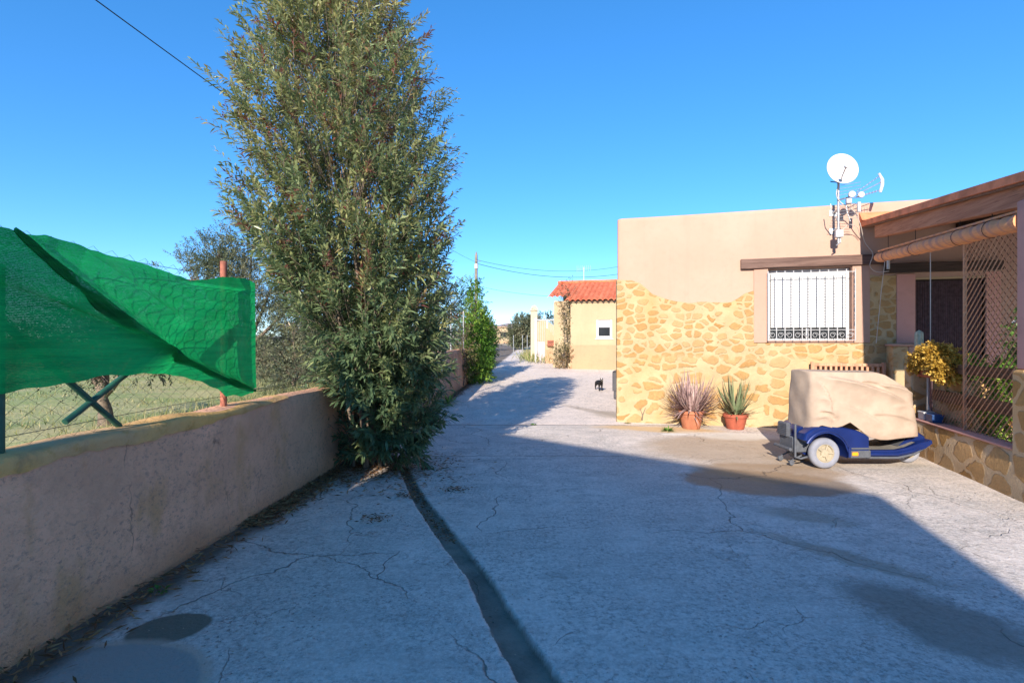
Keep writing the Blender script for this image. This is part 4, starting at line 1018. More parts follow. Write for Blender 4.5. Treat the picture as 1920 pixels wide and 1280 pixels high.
D += fold(-.08, 1.02, .04, .60, .04, .04, 1) + fold(-.08, .66, .12, .55, .04, .035, -1) + fold(-.10, .80, .05, .72, .03, .035, 1) + fold(-.12, .58, .08, .53, .03, .025, 1)
D += fold(.1, .75, .75, .42, .030, .10, 1) + fold(.5, .62, 1.1, .50, .022, .08, -1) + fold(.75, .70, 1.13, .62, .022, .06, 1)
D += .010 * vnoise(x * 4, z * 6, 102) + .0015 * vnoise(x * 22, z * 20, 103) + .012 * np.sin(x * 16 + z * 5) * np.clip((.62 - z) / .2, 0, 1)
P[..., 1] = y + D * nyN
ends = np.clip((-.09 - x) / .04, 0, 1); P[..., 0] = x - ends * (.012 * vnoise(y * 14, z * 8, 104) + .012)
fr = np.clip((x - 1.08) / .05, 0, 1); P[..., 0] += fr * .010 * vnoise(y * 12, z * 8, 105)
V = P.reshape(-1, 3); i, k = np.meshgrid(np.arange(nR - 1), np.arange(nT), indexing='ij'); k2 = (k + 1) % nT
F = np.stack([i * nT + k, i * nT + k2, (i + 1) * nT + k2, (i + 1) * nT + k], -1).reshape(-1, 4)
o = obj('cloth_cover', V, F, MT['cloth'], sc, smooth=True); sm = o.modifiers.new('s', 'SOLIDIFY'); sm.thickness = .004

# ------------------------------------------------------------ leaves
def basis(D):
    D = D / np.linalg.norm(D, axis=1, keepdims=True)
    up = np.where(np.abs(D[:, 2:3]) > .95, np.array([[1., 0, 0]]), np.array([[0, 0, 1.]]))
    S_ = np.cross(D, up); S_ /= np.linalg.norm(S_, axis=1, keepdims=True); N = np.cross(S_, D); return D, S_, N
def leaves(P, D, L, W, roll=None, fold_=.25, droop=.15):
    """lanceolate leaves: 6 points each, 4 faces folded on the midrib"""
    n = len(P); D, S_, N = basis(D)
    if roll is not None:
        c, s_ = np.cos(roll)[:, None], np.sin(roll)[:, None]; S_, N = S_ * c + N * s_, N * c - S_ * s_
    L = L[:, None]; W = W[:, None]; dn = np.array([[0, 0, -1.]])
    p0 = P; tip = P + D * L + dn * L * droop
    mid = P + D * L * .45 + dn * L * droop * .2
    l1 = mid - S_ * W + N * W * fold_; r1 = mid + S_ * W + N * W * fold_
    V = np.stack([p0, l1, mid, r1, tip], 1).reshape(-1, 3); b = np.arange(n)[:, None] * 5
    F = (b[:, :, None] + np.array([[[0, 2, 1], [0, 3, 2], [1, 2, 4], [2, 3, 4]]])).reshape(-1, 3)
    return V, F
def sticks(A, B, r0, r1):
    n = len(A); D, S_, N = basis(B - A + 1e-6); V = []
    for q in (0, 2.09, 4.19):
        o_ = S_ * math.cos(q) + N * math.sin(q); V.append(A + o_ * r0[:, None]); V.append(B + o_ * r1[:, None])
    V = np.stack(V, 1).reshape(-1, 3); b = np.arange(n)[:, None] * 6
    F = (b[:, :, None] + np.array([[[0, 2, 3, 1], [2, 4, 5, 3], [4, 0, 1, 5]]])).reshape(-1, 4)
    return V, F
def shoots(C, dirs, per, leafL, leafW, shootL, rg, ang=.75, tint0=None, droop=.15, sz=None):
    """leaves set spirally along short shoots"""
    n = len(C); t = np.tile(np.linspace(.12, 1, per), n); id_ = np.repeat(np.arange(n), per)
    D, S_, N = basis(dirs); sl_ = (shootL * rg.uniform(.7, 1.3, n))[id_]
    P = C[id_] + D[id_] * (t * sl_)[:, None]
    q = np.tile(np.arange(per) * 2.4, n) + rg.uniform(0, 6, n)[id_] + rg.normal(0, .4, n * per)
    a = ang * (1.1 - .45 * t) + rg.normal(0, .16, n * per)
    ld = D[id_] * np.cos(a)[:, None] + (S_[id_] * np.cos(q)[:, None] + N[id_] * np.sin(q)[:, None]) * np.sin(a)[:, None]
    k = 1 if sz is None else sz[id_]
    L = leafL * rg.uniform(.65, 1.2, n * per) * (1 - .35 * t ** 3) * k; W = leafW * rg.uniform(.75, 1.2, n * per) * k
    V, F = leaves(P, ld, L, W, rg.normal(0, .5, n * per), droop=droop)
    tt = (tint0[id_] if tint0 is not None else rg.uniform(0, .7, n)[id_]) + rg.normal(0, .07, n * per)
    return V, F, np.repeat(np.clip(tt, 0, 1), 5)
def stems(root, name, mat, paths):
    b = MB()
    for (pts_, r0, r1) in paths: b.tube(pts_, [r0 + (r1 - r0) * i / (len(pts_) - 1) for i in range(len(pts_))], 7)
    return shade(b.build(name, mat, root), 60)

# big oleander
def oleander():
    rg = np.random.default_rng(3)
    root = empty('oleander_bush', (-1.66, 6.25, 0), label='huge tall oleander growing at the wall foot, taller than the picture', cat='bush')
    bx, by_ = 0.0, 0.0
    # envelope in metres above ground: centre x offset and half width
    zs = np.array([0, .25, .6, 1.0, 1.5, 2.0, 2.6, 3.2, 3.8, 4.4, 4.9, 5.3, 5.8])
    px0 = np.array([655, 640, 615, 598, 575, 505, 450, 430, 425, 430, 470, 535, 585]); px1 = np.array([745, 790, 815, 835, 840, 830, 842, 862, 850, 825, 762, 728, 690])
    c0 = ((px0 + px1) / 2 - 960) * .0061 + 1.66; hw0 = (px1 - px0) / 2 * .0061
    def env(z): return np.interp(z, zs, c0), np.interp(z, zs, hw0)
    N_ = 4300
    z = rg.uniform(.08, 5.8, N_ * 3); c, hw_ = env(z)
    keep = rg.uniform(0, 1, len(z)) < (hw_ / hw0.max()) ** 1.2; z, c, hw_ = z[keep][:N_], c[keep][:N_], hw_[keep][:N_]
    hw_ = hw_ * (1 + .13 * vnoise(z * 2.3, z * 0 + c * 3, 210) + .08 * vnoise(z * 6, z * 0, 211)) + rg.uniform(-.05, .08, len(z)); hw_ = np.clip(hw_, .2, None)
    n = len(z); q = rg.uniform(0, 2 * math.pi, n); rr = rg.uniform(0, 1, n) ** .5
    X = c + np.cos(q) * rr * hw_ * .86; Y = np.sin(q) * rr * hw_ * .85 - .05
    # clumping: drop shoots where a blobby field is low
    cl = vnoise(X * 2.6 + 1, z * 2.4 + Y * 2, 201) + .6 * vnoise(X * 5 + Y * 4, z * 5, 202)
    keep = (cl > np.where(z > 1.9, -.42, -1.2)) | (rr < .3); X, Y, z, c, hw_, rr, q = [a[keep] for a in (X, Y, z, c, hw_, rr, q)]; n = len(z)
    C = np.stack([X, Y, z], 1)
    out = np.stack([(X - c) / hw_, Y / hw_, np.full(n, .55)], 1) + rg.normal(0, .35, (n, 3)); out[:, 2] += np.where(z > 1.6, .35, -.1)
    sz = np.interp(z, [.9, 3.2], [1.2, .84])
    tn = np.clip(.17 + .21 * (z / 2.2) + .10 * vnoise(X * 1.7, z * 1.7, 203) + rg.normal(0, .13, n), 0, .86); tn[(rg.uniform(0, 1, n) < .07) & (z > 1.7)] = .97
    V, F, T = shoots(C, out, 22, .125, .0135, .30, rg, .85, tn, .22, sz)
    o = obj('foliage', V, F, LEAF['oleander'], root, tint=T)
    # side sprays that break the outline
    m_ = 120; zz = rg.uniform(1.2, 5.5, m_); c_, h_ = env(zz); sg = np.where(rg.uniform(0, 1, m_) < .5, -1, 1)
    A = np.stack([c_ + sg * h_ * .62, rg.uniform(-.5, .5, m_), zz], 1); B = A + np.stack([sg * rg.uniform(.25, .55, m_), rg.uniform(-.2, .2, m_), rg.uniform(.1, .5, m_)], 1)
    V, F, T = shoots(A + (B - A) * .55, B - A, 16, .10, .0085, .28, rg, .8, np.clip(rg.normal(.62, .2, m_), 0, 1), .2)
    obj('spray_foliage', V, F, LEAF['oleander'], root, tint=T)
    # woody stems
    paths = []
    for k in range(18):
        q = rg.uniform(0, 6.28); zt = rg.uniform(2.6, 5.5); c1, h1 = env(zt); a = rg.uniform(.1, .75)
        x1, y1_ = c1 + math.cos(q) * h1 * a, math.sin(q) * h1 * a; x0 = math.cos(q) * .18; y0_ = math.sin(q) * .15
        pts_ = []
        for t in np.linspace(0, 1, 9): pts_.append((x0 + (x1 - x0) * t ** 1.3 + .05 * math.sin(t * 5 + k), y0_ + (y1_ - y0_) * t ** 1.3 + .04 * math.cos(t * 6 + k), zt * t - .03))
        paths.append((pts_, .022, .006))
    stems(root, 'stem', MT['bark'], paths)
    j = rg.integers(0, n, 700); Cb = C[j]; c1, h1 = env(Cb[:, 2]); A = np.stack([c1 + (Cb[:, 0] - c1) * .45, Cb[:, 1] * .45, Cb[:, 2] - .35 - .2 * rg.uniform(0, 1, len(j))], 1)
    V, F = sticks(A, Cb, np.full(len(j), .0045), np.full(len(j), .002)); obj('twig', V, F, MT['bark'], root)
    A2 = C; B2 = C + out / np.linalg.norm(out, axis=1, keepdims=True) * .28; V, F = sticks(A2, B2, np.full(n, .003), np.full(n, .0015)); obj('green_shoot', V, F, MT['bark'], root)
    # dried reddish flower heads at the shoot tips
    j = np.where((z > 1.8) & (rr > .6) & (rg.uniform(0, 1, n) < .16))[0]; T0 = B2[j]
    V, F, T = shoots(T0, np.tile(np.array([[0, 0, 1.]]), (len(j), 1)), 12, .035, .008, .05, rg, 1.2, np.full(len(j), .9))
    MT['flower'] = mat_leaf('dried_flower', [(0, (.30, .10, .12)), (.5, (.28, .10, .07)), (1, (.22, .07, .07))], .3, .7)
    obj('flower_head', V, F, MT['flower'], root, tint=np.clip(T - .9 + rg.uniform(0, 1, len(T)) * .9, 0, 1))
oleander()

def tree(name, loc, blobs, mat, label, cat='tree', n=900, leafL=.07, leafW=.012, per=14, shootL=.25, trunk=.10, seed=0, trunk_h=None, gap=-.35, group=None, ang=.9):
    """blobs: (dx,dy,dz,rx,ry,rz) foliage masses round limb ends"""
    rg = np.random.default_rng(seed + 500); root = empty(name, loc, label=label, cat=cat)
    if group: root['group'] = group
    vol = np.array([b[3] * b[4] * b[5] for b in blobs]); cnt = (n * vol / vol.sum()).astype(int) + 4; CC = []; OO = []
    for bl, k in zip(blobs, cnt):
        q = rg.normal(0, 1, (k, 3)); q /= np.linalg.norm(q, axis=1, keepdims=True); r_ = rg.uniform(.25, 1, k) ** .5
        C = np.array(bl[:3]) + q * np.array(bl[3:]) * r_[:, None]; CC.append(C); OO.append(q + rg.normal(0, .4, (k, 3)) + np.array([0, 0, .4]))
    C = np.concatenate(CC); O_ = np.concatenate(OO); cl = vnoise(C[:, 0] * 3 + seed, C[:, 2] * 3 + C[:, 1] * 2, 300 + seed); keep = (cl > gap) & (C[:, 2] > -.1); C, O_ = C[keep], O_[keep]
    tn = np.clip(.45 + .3 * vnoise(C[:, 0] * 2, C[:, 2] * 2, 301 + seed) + rg.normal(0, .15, len(C)), 0, 1)
    V, F, T = shoots(C, O_, per, leafL, leafW, shootL, rg, ang, tn)
    obj('crown', V, F, mat, root, tint=T)
    paths = []; th_ = trunk_h if trunk_h is not None else blobs[0][2] * .45
    if trunk > 0:
        paths.append(([(.03 * math.sin(t * 4), .03 * math.cos(t * 3), th_ * t - .1 * (t == 0)) for t in np.linspace(0, 1, 5)], trunk, trunk * .7))
        for bl in blobs:
            e = bl[:3]; paths.append(([(e[0] * t ** 1.1 + .04 * math.sin(t * 6), e[1] * t, th_ * .9 + (e[2] + bl[5] * .5 - th_ * .9) * t) for t in np.linspace(0, 1, 6)], trunk * .55, trunk * .12))
        stems(root, 'trunk', MT['bark'], paths)
        j = rg.integers(0, len(C), min(len(C), 500)); ctr = np.array([b[:3] for b in blobs])
        near_ = ctr[np.argmin(((C[j][:, None] - ctr[None]) ** 2).sum(-1), 1)]; V, F = sticks(near_, C[j], np.full(len(j), trunk * .08), np.full(len(j), trunk * .03)); obj('branch', V, F, MT['bark'], root)
    return root
def fz(x, y): return float(field_z(np.array(x), np.array(y)))
# small tree in the field just behind the net
tree('small_tree', (-5.6, 7.3, fz(-5.6, 7.3)), [(0, 0, 1.35, .7, .6, .45), (-.7, .1, 1.1, .5, .5, .35), (.6, 0, .95, .55, .5, .30), (.1, -.2, .75, .6, .4, .2), (-.3, 0, 1.6, .4, .4, .3)], LEAF['dark'], 'small dark tree with a stubby trunk in the field behind the net', n=700, leafL=.06, leafW=.012, trunk=.10, seed=1, trunk_h=.45)
# olive behind the fence, left of the oleander
tree('olive_tree', (-6.3, 12.5, fz(-6.3, 12.5)), [(0, 0, 2.5, 1.2, 1, .9), (-1.2, 0, 2.6, .8, .8, .6), (1.0, 0, 2.6, 1.0, .9, .8), (.3, 0, 3.4, .9, .8, .6), (-.6, 0, 3.1, .8, .7, .5), (1.6, .2, 2.0, .9, .8, .9), (-.9, -.2, 1.9, .8, .8, .5)], LEAF['olive'], 'pale olive tree with wispy twigs beyond the net, left of the oleander', n=4200, leafL=.085, leafW=.011, seed=2, gap=-.45, trunk_h=1.0)
# scrub along the field edge seen through the fence
scr = [(-4.9, 12.0, 1.15, 'olive', 'grey green scrub bush right of the net end behind the fence'), (-3.9, 13.2, 1.3, 'rust', 'brownish dry bush behind the fence left of the oleander foot'), (-5.6, 14.5, 1.2, 'dark', 'dark shrub at the back of the field behind the grey scrub'), (-8.5, 15.5, 1.1, 'olive', 'low grey shrub at the far left of the field behind the net'), (-11.5, 17, 1.4, 'dark', 'dark low shrub far out in the field behind the green net')]
for k, (x, y, s_, mt, lb) in enumerate(scr):
    tree('shrub', (x, y, fz(x, y)), [(0, 0, .6 * s_, .8 * s_, .7 * s_, .6 * s_), (.6 * s_, .1, .8 * s_, .6 * s_, .5 * s_, .6 * s_), (-.6 * s_, 0, .7 * s_, .6 * s_, .5 * s_, .5 * s_), (0, 0, 1.3 * s_, .5 * s_, .5 * s_, .4 * s_)], LEAF[mt], lb, cat='shrub', n=1300, leafL=.08, leafW=.012, seed=10 + k, trunk=.04, trunk_h=.3)
# trees behind the wall, right of the oleander
tree('carob_tree', (-3.3, 20.5, fz(-3.3, 20.5)), [(0, 0, 2.0, 1.3, 1.1, 1.2), (1.0, 0, 2.4, .8, .8, .8), (-1.2, 0, 2.6, 1.1, 1, 1.0), (.2, 0, 3.2, .9, .9, .6), (.6, 0, 1.2, 1.2, .8, .8)], LEAF['dark'], 'dark bluish tree behind the far wall, right of the oleander', n=1300, leafL=.10, leafW=.020, seed=3, gap=-.3)
tree('carob_tree', (-5.2, 17.0, fz(-5.2, 17)), [(0, 0, 2.2, 1.3, 1.1, 1.3), (1.1, 0, 1.8, .9, .8, 1.0), (-1.2, 0, 2.4, 1.1, 1, 1.0), (.2, 0, 3.1, .9, .9, .6)], LEAF['olive'], 'grey tree crown showing through the lower oleander leaves behind the wall', n=1300, leafL=.10, leafW=.018, seed=4, gap=-.3)
# bright creeper hedge at the wall end
tree('creeper_hedge', (-1.10, 18.2, float(gz(18.2))), [(-.05, 0, .9, .42, 1.5, .9), (-.02, .5, 1.6, .38, 1.4, .8), (-.15, -.3, 2.1, .32, 1.0, .55), (-.15, 0, 2.7, .26, .5, .40), (-.3, 0, 3.2, .22, .3, .35), (.0, 2.0, 1.2, .42, 1.6, .9), (0, -.8, .5, .42, .9, .6)], LEAF['creeper'], 'bright green creeper mound at the end of the pink wall', cat='creeper', n=1900, leafL=.11, leafW=.026, per=10, seed=5, trunk=.05, gap=-.9, trunk_h=.5)
tree('creeper_hedge', (-1.45, 15.9, float(gz(16)) + .15), [(0, 0, .9, .22, .5, .6), (-.02, .4, 1.3, .24, .4, .5), (.1, .5, .4, .22, .5, .4)], LEAF['rust'], 'reddish brown dry creeper hanging over the pink wall end', cat='creeper', n=240, leafL=.09, leafW=.022, per=9, seed=6, trunk=.02, gap=-.6, trunk_h=.5)
tree('roadside_bush', (-2.7, 42, float(gz(42))), [(0, 0, 1.2, 1.4, 2, 1.3), (-1.2, 0, 1.8, 1, 1.5, 1.2)], LEAF['creeper'], 'yellow green bush on the lane side in front of the far house', cat='bush', n=500, leafL=.16, leafW=.04, per=9, seed=7)
tree('olive_tree', (.95, 47, float(gz(47))), [(0, 0, 1.7, 1.3, 1.3, 1.4), (.9, 0, 1.9, 1.0, 1, 1.1), (-.4, 0, 1.0, 1.0, 1, .9)], LEAF['olive'], 'round grey green olive tree left of the white gate pillar', n=2400, leafL=.16, leafW=.03, per=11, seed=8, gap=-.8)
tree('olive_tree', (3.1, 52, float(gz(52))), [(0, 0, 2.2, 1.6, 1.3, 1.3), (-1.0, 0, 1.6, 1.3, 1, 1.2), (1.2, 0, 2.0, 1.3, 1, 1.2)], LEAF['dark'], 'dark tree showing above the curved garden wall behind the gate', n=900, leafL=.16, leafW=.03, per=11, seed=9, gap=-.8)
tree('olive_tree', (-4.5, 75, float(gz(75))), [(0, 0, 2, 2.5, 2, 1.6), (3, 0, 1.6, 1.6, 1.5, 1.0)], LEAF['olive'], 'distant bush row left of the far house at the lane end', cat='bush', n=600, leafL=.22, leafW=.05, per=9, seed=12)
rgd = np.random.default_rng(91); kx = rgd.uniform(-34, -3.2, 3600); ky = 25 + rgd.normal(0, .9, 3600) + .02 * kx; kz = rgd.uniform(0, 1, 3600) * (1.7 + .6 * vnoise(kx * .5, kx * 0, 92)); Cd = np.stack([kx, ky, kz + .6], 1)
V, F, T = shoots(Cd, rgd.normal(0, 1, (3600, 3)) + np.array([0, 0, .6]), 9, .17, .03, .3, rgd, .9, np.clip(.4 + .3 * vnoise(kx * .8, kz, 93) + rgd.normal(0, .12, 3600), 0, 1))
obj('distant_scrub', V, F, LEAF['olive'], tint=T, kind='stuff', label='distant mass of grey green scrub along the far edge of the field', cat='scrub')
# thin tall plant right by the pole
tree('cane_plant', (-1.9, 22, float(gz(22))), [(0, 0, 3.2, .45, .5, .9), (.25, 0, 2.3, .5, .5, .9)], LEAF['creeper'], 'sparse light green canes at the foot of the utility pole', cat='plant', n=170, leafL=.16, leafW=.015, per=9, seed=14, trunk=.03)

# grass, tufts, litter
def blades(name, P, h, w_, mat, rg, kind=None, lean=.35, **k):
    n = len(P); d_ = np.stack([rg.normal(0, lean, n), rg.normal(0, lean, n), np.ones(n)], 1); L = h * rg.uniform(.5, 1.3, n)
    V, F = leaves(P, d_, L, np.full(n, w_), rg.uniform(0, 6, n), droop=.1)
    return obj(name, V, F, mat, tint=np.repeat(rg.uniform(0, 1, n), 5), kind=kind, **k)
rg = np.random.default_rng(77)
n = 26000; x = -2.55 - rg.uniform(0, 1, n) ** 1.6 * 13; y = rg.uniform(1, 22, n); kp = vnoise(x * 1.2, y * 1.2, 401) + rg.normal(0, .3, n) > -.1; x, y = x[kp], y[kp]
blades('field_grass', np.stack([x, y, field_z(x, y) - .01], 1), .10, .006, LEAF['straw'], rg, kind='stuff', label='short straw coloured grass of the field', cat='grass')
n = 9000; x = -2.5 - rg.uniform(0, 1, n) ** 1.3 * 1.8; y = rg.uniform(5.0, 12.5, n)
blades('tall_dry_grass', np.stack([x, y, field_z(x, y) - .01], 1), .42, .006, LEAF['straw'], rg, kind='stuff', label='tall dry grass standing behind the wall near the oleander', cat='grass')
n = 1500; x = -2.5 - rg.uniform(0, 1, n) * .9; y = rg.uniform(2.0, 4.2, n)
blades('green_grass', np.stack([x, y, field_z(x, y) + .25], 1), .16, .006, LEAF['green'], rg, kind='stuff', label='fresh green grass close behind the low wall top', cat='grass')
n = 900; x = rg.normal(1.25, .35, n); y = rg.normal(30.5, 1.6, n)
blades('verge_grass', np.stack([x, y, gz(y)], 1), .6, .02, LEAF['straw'], rg, kind='stuff', label='yellow green grass clump at the foot of the gate pillar', cat='grass')
def weed(x, y, h, n, mat, label, w_=.008):
    a = rg.uniform(0, 6.28, n); P = np.stack([x + .03 * np.cos(a), y + .03 * np.sin(a), np.full(n, float(gz(y)) + .004)], 1); e = rg.uniform(.3, 1.1, n)
    V, F = leaves(P, np.stack([np.cos(a) * np.cos(e), np.sin(a) * np.cos(e), np.sin(e)], 1), h * rg.uniform(.5, 1.1, n), np.full(n, w_), None, droop=.3)
    o = obj('weed', V - np.array([[x, y, 0]]), F, mat, tint=np.repeat(rg.uniform(0, 1, n), 5), label=label, cat='weed'); o.location = (x, y, 0)
weed(2.52, 8.62, .14, 70, LEAF['green'], 'small bright green weed in front of the mauve aloe pot')
weed(.37, 9.25, .05, 60, LEAF['green'], 'tiny green weed in the joint across the lane')
weed(-1.45, 12.2, .45, 26, LEAF['creeper'], 'light green spiky weed at the foot of the far pink wall', .02)
weed(2.05, 9.42, .06, 40, LEAF['straw'], 'dry weed at the corner foot of the stone house')
weed(-2.05, 3.1, .05, 30, LEAF['green'], 'tiny weed at the foot of the near pink wall')
weed(-1.90, 4.2, .10, 12, LEAF['litter'], 'single dry stalk standing at the near wall foot', .003)
# cut plant stub against the stone facing
# fallen leaves
n = 5200; y = np.concatenate([rg.uniform(4.2, 7.6, n // 2), rg.uniform(2.2, 16, n - n // 2)]); off = np.abs(rg.normal(0, .12, n)) * (1 + 1.6 * np.exp(-((y - 6.1) / .8) ** 2)); x = WX(y) + .02 + off
x2 = rg.normal(-1.25, .35, 1100); y2 = rg.normal(6.0, .45, 1100); x = np.r_[x, x2]; y = np.r_[y, y2]; n = len(x); kp = x > WX(y) + .02; x, y = x[kp], y[kp]; n = len(x)
a = rg.uniform(0, 6.28, n); V, F = leaves(np.stack([x, y, gz(y) + .008 + rg.uniform(0, .015, n)], 1), np.stack([np.cos(a), np.sin(a), rg.normal(.05, .15, n)], 1), rg.uniform(.03, .10, n), np.full(n, .006), rg.normal(0, .5, n), droop=.02)
obj('leaf_litter', V, F, LEAF['litter'], tint=np.repeat(rg.uniform(0, 1, n), 5), kind='stuff', label='brown dead leaves gathered along the wall foot and under the oleander', cat='leaf litter')
for k, (x0_, y0_, lb) in enumerate(((-1.13, 4.35, 'small heap of dead leaves left of the trench'), (-.98, 5.0, 'leaf heap at the trench head near the oleander'), (-.55, 5.2, 'scatter of dark leaves right of the trench head'))):
    n = 90; x = rg.normal(x0_, .07, n); y = rg.normal(y0_, .05, n); a = rg.uniform(0, 6.28, n)
    V, F = leaves(np.stack([x, y, .01 + rg.uniform(0, .012, n)], 1), np.stack([np.cos(a), np.sin(a), rg.normal(.05, .15, n)], 1), rg.uniform(.02, .06, n), np.full(n, .005), rg.normal(0, .5, n), droop=.02)
    obj('leaf_litter', V, F, LEAF['litter'], tint=np.repeat(rg.uniform(0, .6, n), 5), kind='stuff', label=lb, cat='leaf litter')
n = 420; y = rg.uniform(3.9, 6.0, n); x = np.interp(y, [3.3, 4.3, 5.1, 5.85, 6.2], [-.21, -.62, -.92, -1.17, -1.27]) + rg.normal(0, .035, n); a = rg.uniform(0, 6.28, n)
V, F = leaves(np.stack([x, y, -.018 + rg.uniform(0, .012, n)], 1), np.stack([np.cos(a), np.sin(a), rg.normal(.05, .15, n)], 1), rg.uniform(.02, .06, n), np.full(n, .005), rg.normal(0, .5, n), droop=.02)
obj('leaf_litter', V, F, LEAF['litter'], tint=np.repeat(rg.uniform(0, .6, n), 5), kind='stuff', label='brown leaf debris lying in the far half of the trench', cat='leaf litter')
n = 1800; x = rg.uniform(-2, 5.5, n); y = rg.uniform(1.9, 9, n); z = yard_z(x, y); s_ = rg.uniform(.002, .006, n)[:, None, None]
oc = np.array([[1, 0, 0], [-.5, .85, 0], [-.5, -.85, 0], [0, 0, .8]]); V = (np.stack([x, y, z], 1)[:, None] + oc[None] * s_).reshape(-1, 3); F = (np.arange(n)[:, None, None] * 4 + np.array([[[0, 1, 3], [1, 2, 3], [2, 0, 3]]])).reshape(-1, 3)
obj('grit', V, F, MT['earth'], kind='stuff', label='loose grit and small pebbles lying on the concrete', cat='grit')

# ------------------------------------------------------------ potted plants
def pot(root, r, h, mat, rim=.022):
    b = MB(); b.lathe([(0, 0), (r * .68, 0), (r * .70, .01), (r * .93, h - .05), (r * .93, h - .055), (r + rim * .3, h - .05), (r + rim * .3, h - .004), (r + rim * .1, h), (r * .90, h), (r * .88, h - .04), (0, h - .05)], (0, 0, 0), 36); shade(b.build('pot', mat, root), 35)
    MB().lathe([(0, h - .045), (r * .87, h - .045)], (0, 0, 0), 24).build('soil', MT['earth'], root)
def rosette(root, n, L, w_, z0, rg, mat, spread=(.2, 1.35), curve=.25, r0=.08, name='leaf_rosette', segs=7, squash=1.0):
    Vs = []; Fs = []; Ts = []; b = 0
    for k in range(n):
        a = rg.uniform(0, 6.28); e = rg.uniform(*spread); l = L * rg.uniform(.6, 1.1) * (1.0 if e > .5 else .8); ww = w_ * rg.uniform(.8, 1.2); cv = curve * rg.uniform(.3, 1.4) * rg.choice([1, 1, 1, -1])
        st_ = rg.uniform(0, 1) ** .5 * r0; x = math.cos(a) * st_; y = math.sin(a) * st_; z = z0 + rg.uniform(-.02, .10); da = rg.normal(0, .25); tt = rg.uniform(0, 1)
        for i in range(segs + 1):
            t = i / segs; ww_ = ww * (1 - t) ** .75 * (1 if t < .99 else .05); th_ = ww_ * .45
            ca, sa = math.cos(a), math.sin(a)
            for (s_, h_) in ((-1, .35), (1, .35), (0, -.55)): Vs.append((x - sa * ww_ * s_, (y + ca * ww_ * s_) * squash, z + th_ * h_))
            Ts += [np.clip(tt * .8 + t * .2, 0, 1)] * 3
            step = l / segs; x += math.cos(a) * math.cos(e) * step; y += math.sin(a) * math.cos(e) * step; z = max(z + math.sin(e) * step, .03); e += cv / segs * 2; a += da / segs
        for i in range(segs):
            for j in range(3): Fs.append((b + i * 3 + j, b + i * 3 + (j + 1) % 3, b + i * 3 + 3 + (j + 1) % 3, b + i * 3 + 3 + j))
        b += (segs + 1) * 3
    return shade(fixn(obj(name, Vs, Fs, mat, root, tint=Ts)), 60)
rg = np.random.default_rng(5)
al = empty('potted_aloe', (3.00, 8.93, 0), label='large mauve spiky aloe spilling from a terracotta pot', cat='potted plant')
pot(al, .205, .30, MT['pot']); rosette(al, 210, .62, .016, .30, rg, LEAF['aloe'], (.05, 1.45), .30, .17)
rosette(al, 70, .50, .015, .24, rg, LEAF['aloe'], (-.35, .45), -.12, .20, 'drooping_leaves')
ag = empty('potted_agave', (3.72, 8.88, 0), label='green agave with long pointed leaves in a smaller red terracotta pot', cat='potted plant')
pot(ag, .195, .25, MT['pot2']); rosette(ag, 34, .62, .026, .24, rg, LEAF['agave'], (.65, 1.45), .10, .08, squash=.9); rosette(ag, 26, .46, .020, .22, rg, LEAF['agave'], (.1, .8), -.35, .12, 'drooping_leaves', squash=.9)
st = local('cut_stub', label='small forked dry stub stuck to the stone wall foot, left of the aloe', cat='dry stub')
b = MB(); b.tube([(.44, -.04, .05), (.45, -.035, .14), (.40, -.03, .26)], [.012, .01, .006], 6); b.tube([(.45, -.035, .13), (.50, -.03, .27)], [.009, .005], 6); b.build('twig', MT['bark'], st)
# golden succulent on the planting block, cactus, tubs
gs = local('potted_succulent', label='bushy golden yellow succulent in a long terracotta planter on the porch block', cat='potted plant')
b = MB(); b.box((3.93, -2.30, 1.002), (4.20, -1.80, 1.10), .012); b.build('planter', MT['pot2'], gs)
def puff(root, blobs, n, L, W, mat, per, seed, name='foliage', shootL=.08):
    rg = np.random.default_rng(seed); CC = []; OO = []
    for bl in blobs:
        k = int(n / len(blobs)); q = rg.normal(0, 1, (k, 3)); q /= np.linalg.norm(q, axis=1, keepdims=True); CC.append(np.array(bl[:3]) + q * np.array(bl[3:]) * (rg.uniform(.3, 1, k) ** .5)[:, None]); OO.append(q + rg.normal(0, .3, (k, 3)))
    C = np.concatenate(CC); V, F, T = shoots(C, np.concatenate(OO), per, L, W, shootL, rg, 1.1, rg.uniform(0, 1, len(C)), .05); return obj(name, V, F, mat, root, tint=T)
puff(gs, [(4.02, -2.02, 1.22, .16, .18, .13), (4.02, -2.28, 1.20, .16, .18, .15), (4.0, -2.42, 1.10, .12, .12, .10), (3.98, -1.86, 1.17, .12, .10, .08), (4.0, -2.1, 1.30, .14, .2, .09)], 900, .045, .013, LEAF['gold'], 9, 21)
cs = local('cactus', label='pale green column cactus behind the golden succulent', cat='cactus')
b = MB(); V = []; ring = 24
for i in range(14):
    t = i / 13; r_ = .045 * (1 - .0 * t) * (1 if t < .85 else math.sqrt(max(0, 1 - ((t - .85) / .15) ** 2)) + .05)
    for k in range(ring): q = 2 * math.pi * k / ring; rr = r_ * (1 + .16 * math.cos(q * 8)); V.append((4.03 + rr * math.cos(q), -1.645 + rr * math.sin(q), 1.20 + .40 * t))
F = [(i * ring + k, i * ring + (k + 1) % ring, (i + 1) * ring + (k + 1) % ring, (i + 1) * ring + k) for i in range(13) for k in range(ring)] + [tuple(13 * ring + k for k in range(ring))]
shade(obj('stem', V, F, LEAF['cactus'], cs, tint=[.6] * len(V)), 50)
b = MB(); b.lathe([(0, 1.151), (.05, 1.151), (.065, 1.21), (.06, 1.215), (0, 1.205)], (4.03, -1.645, 0), 24); b.build('pot', MT['pot'], cs)
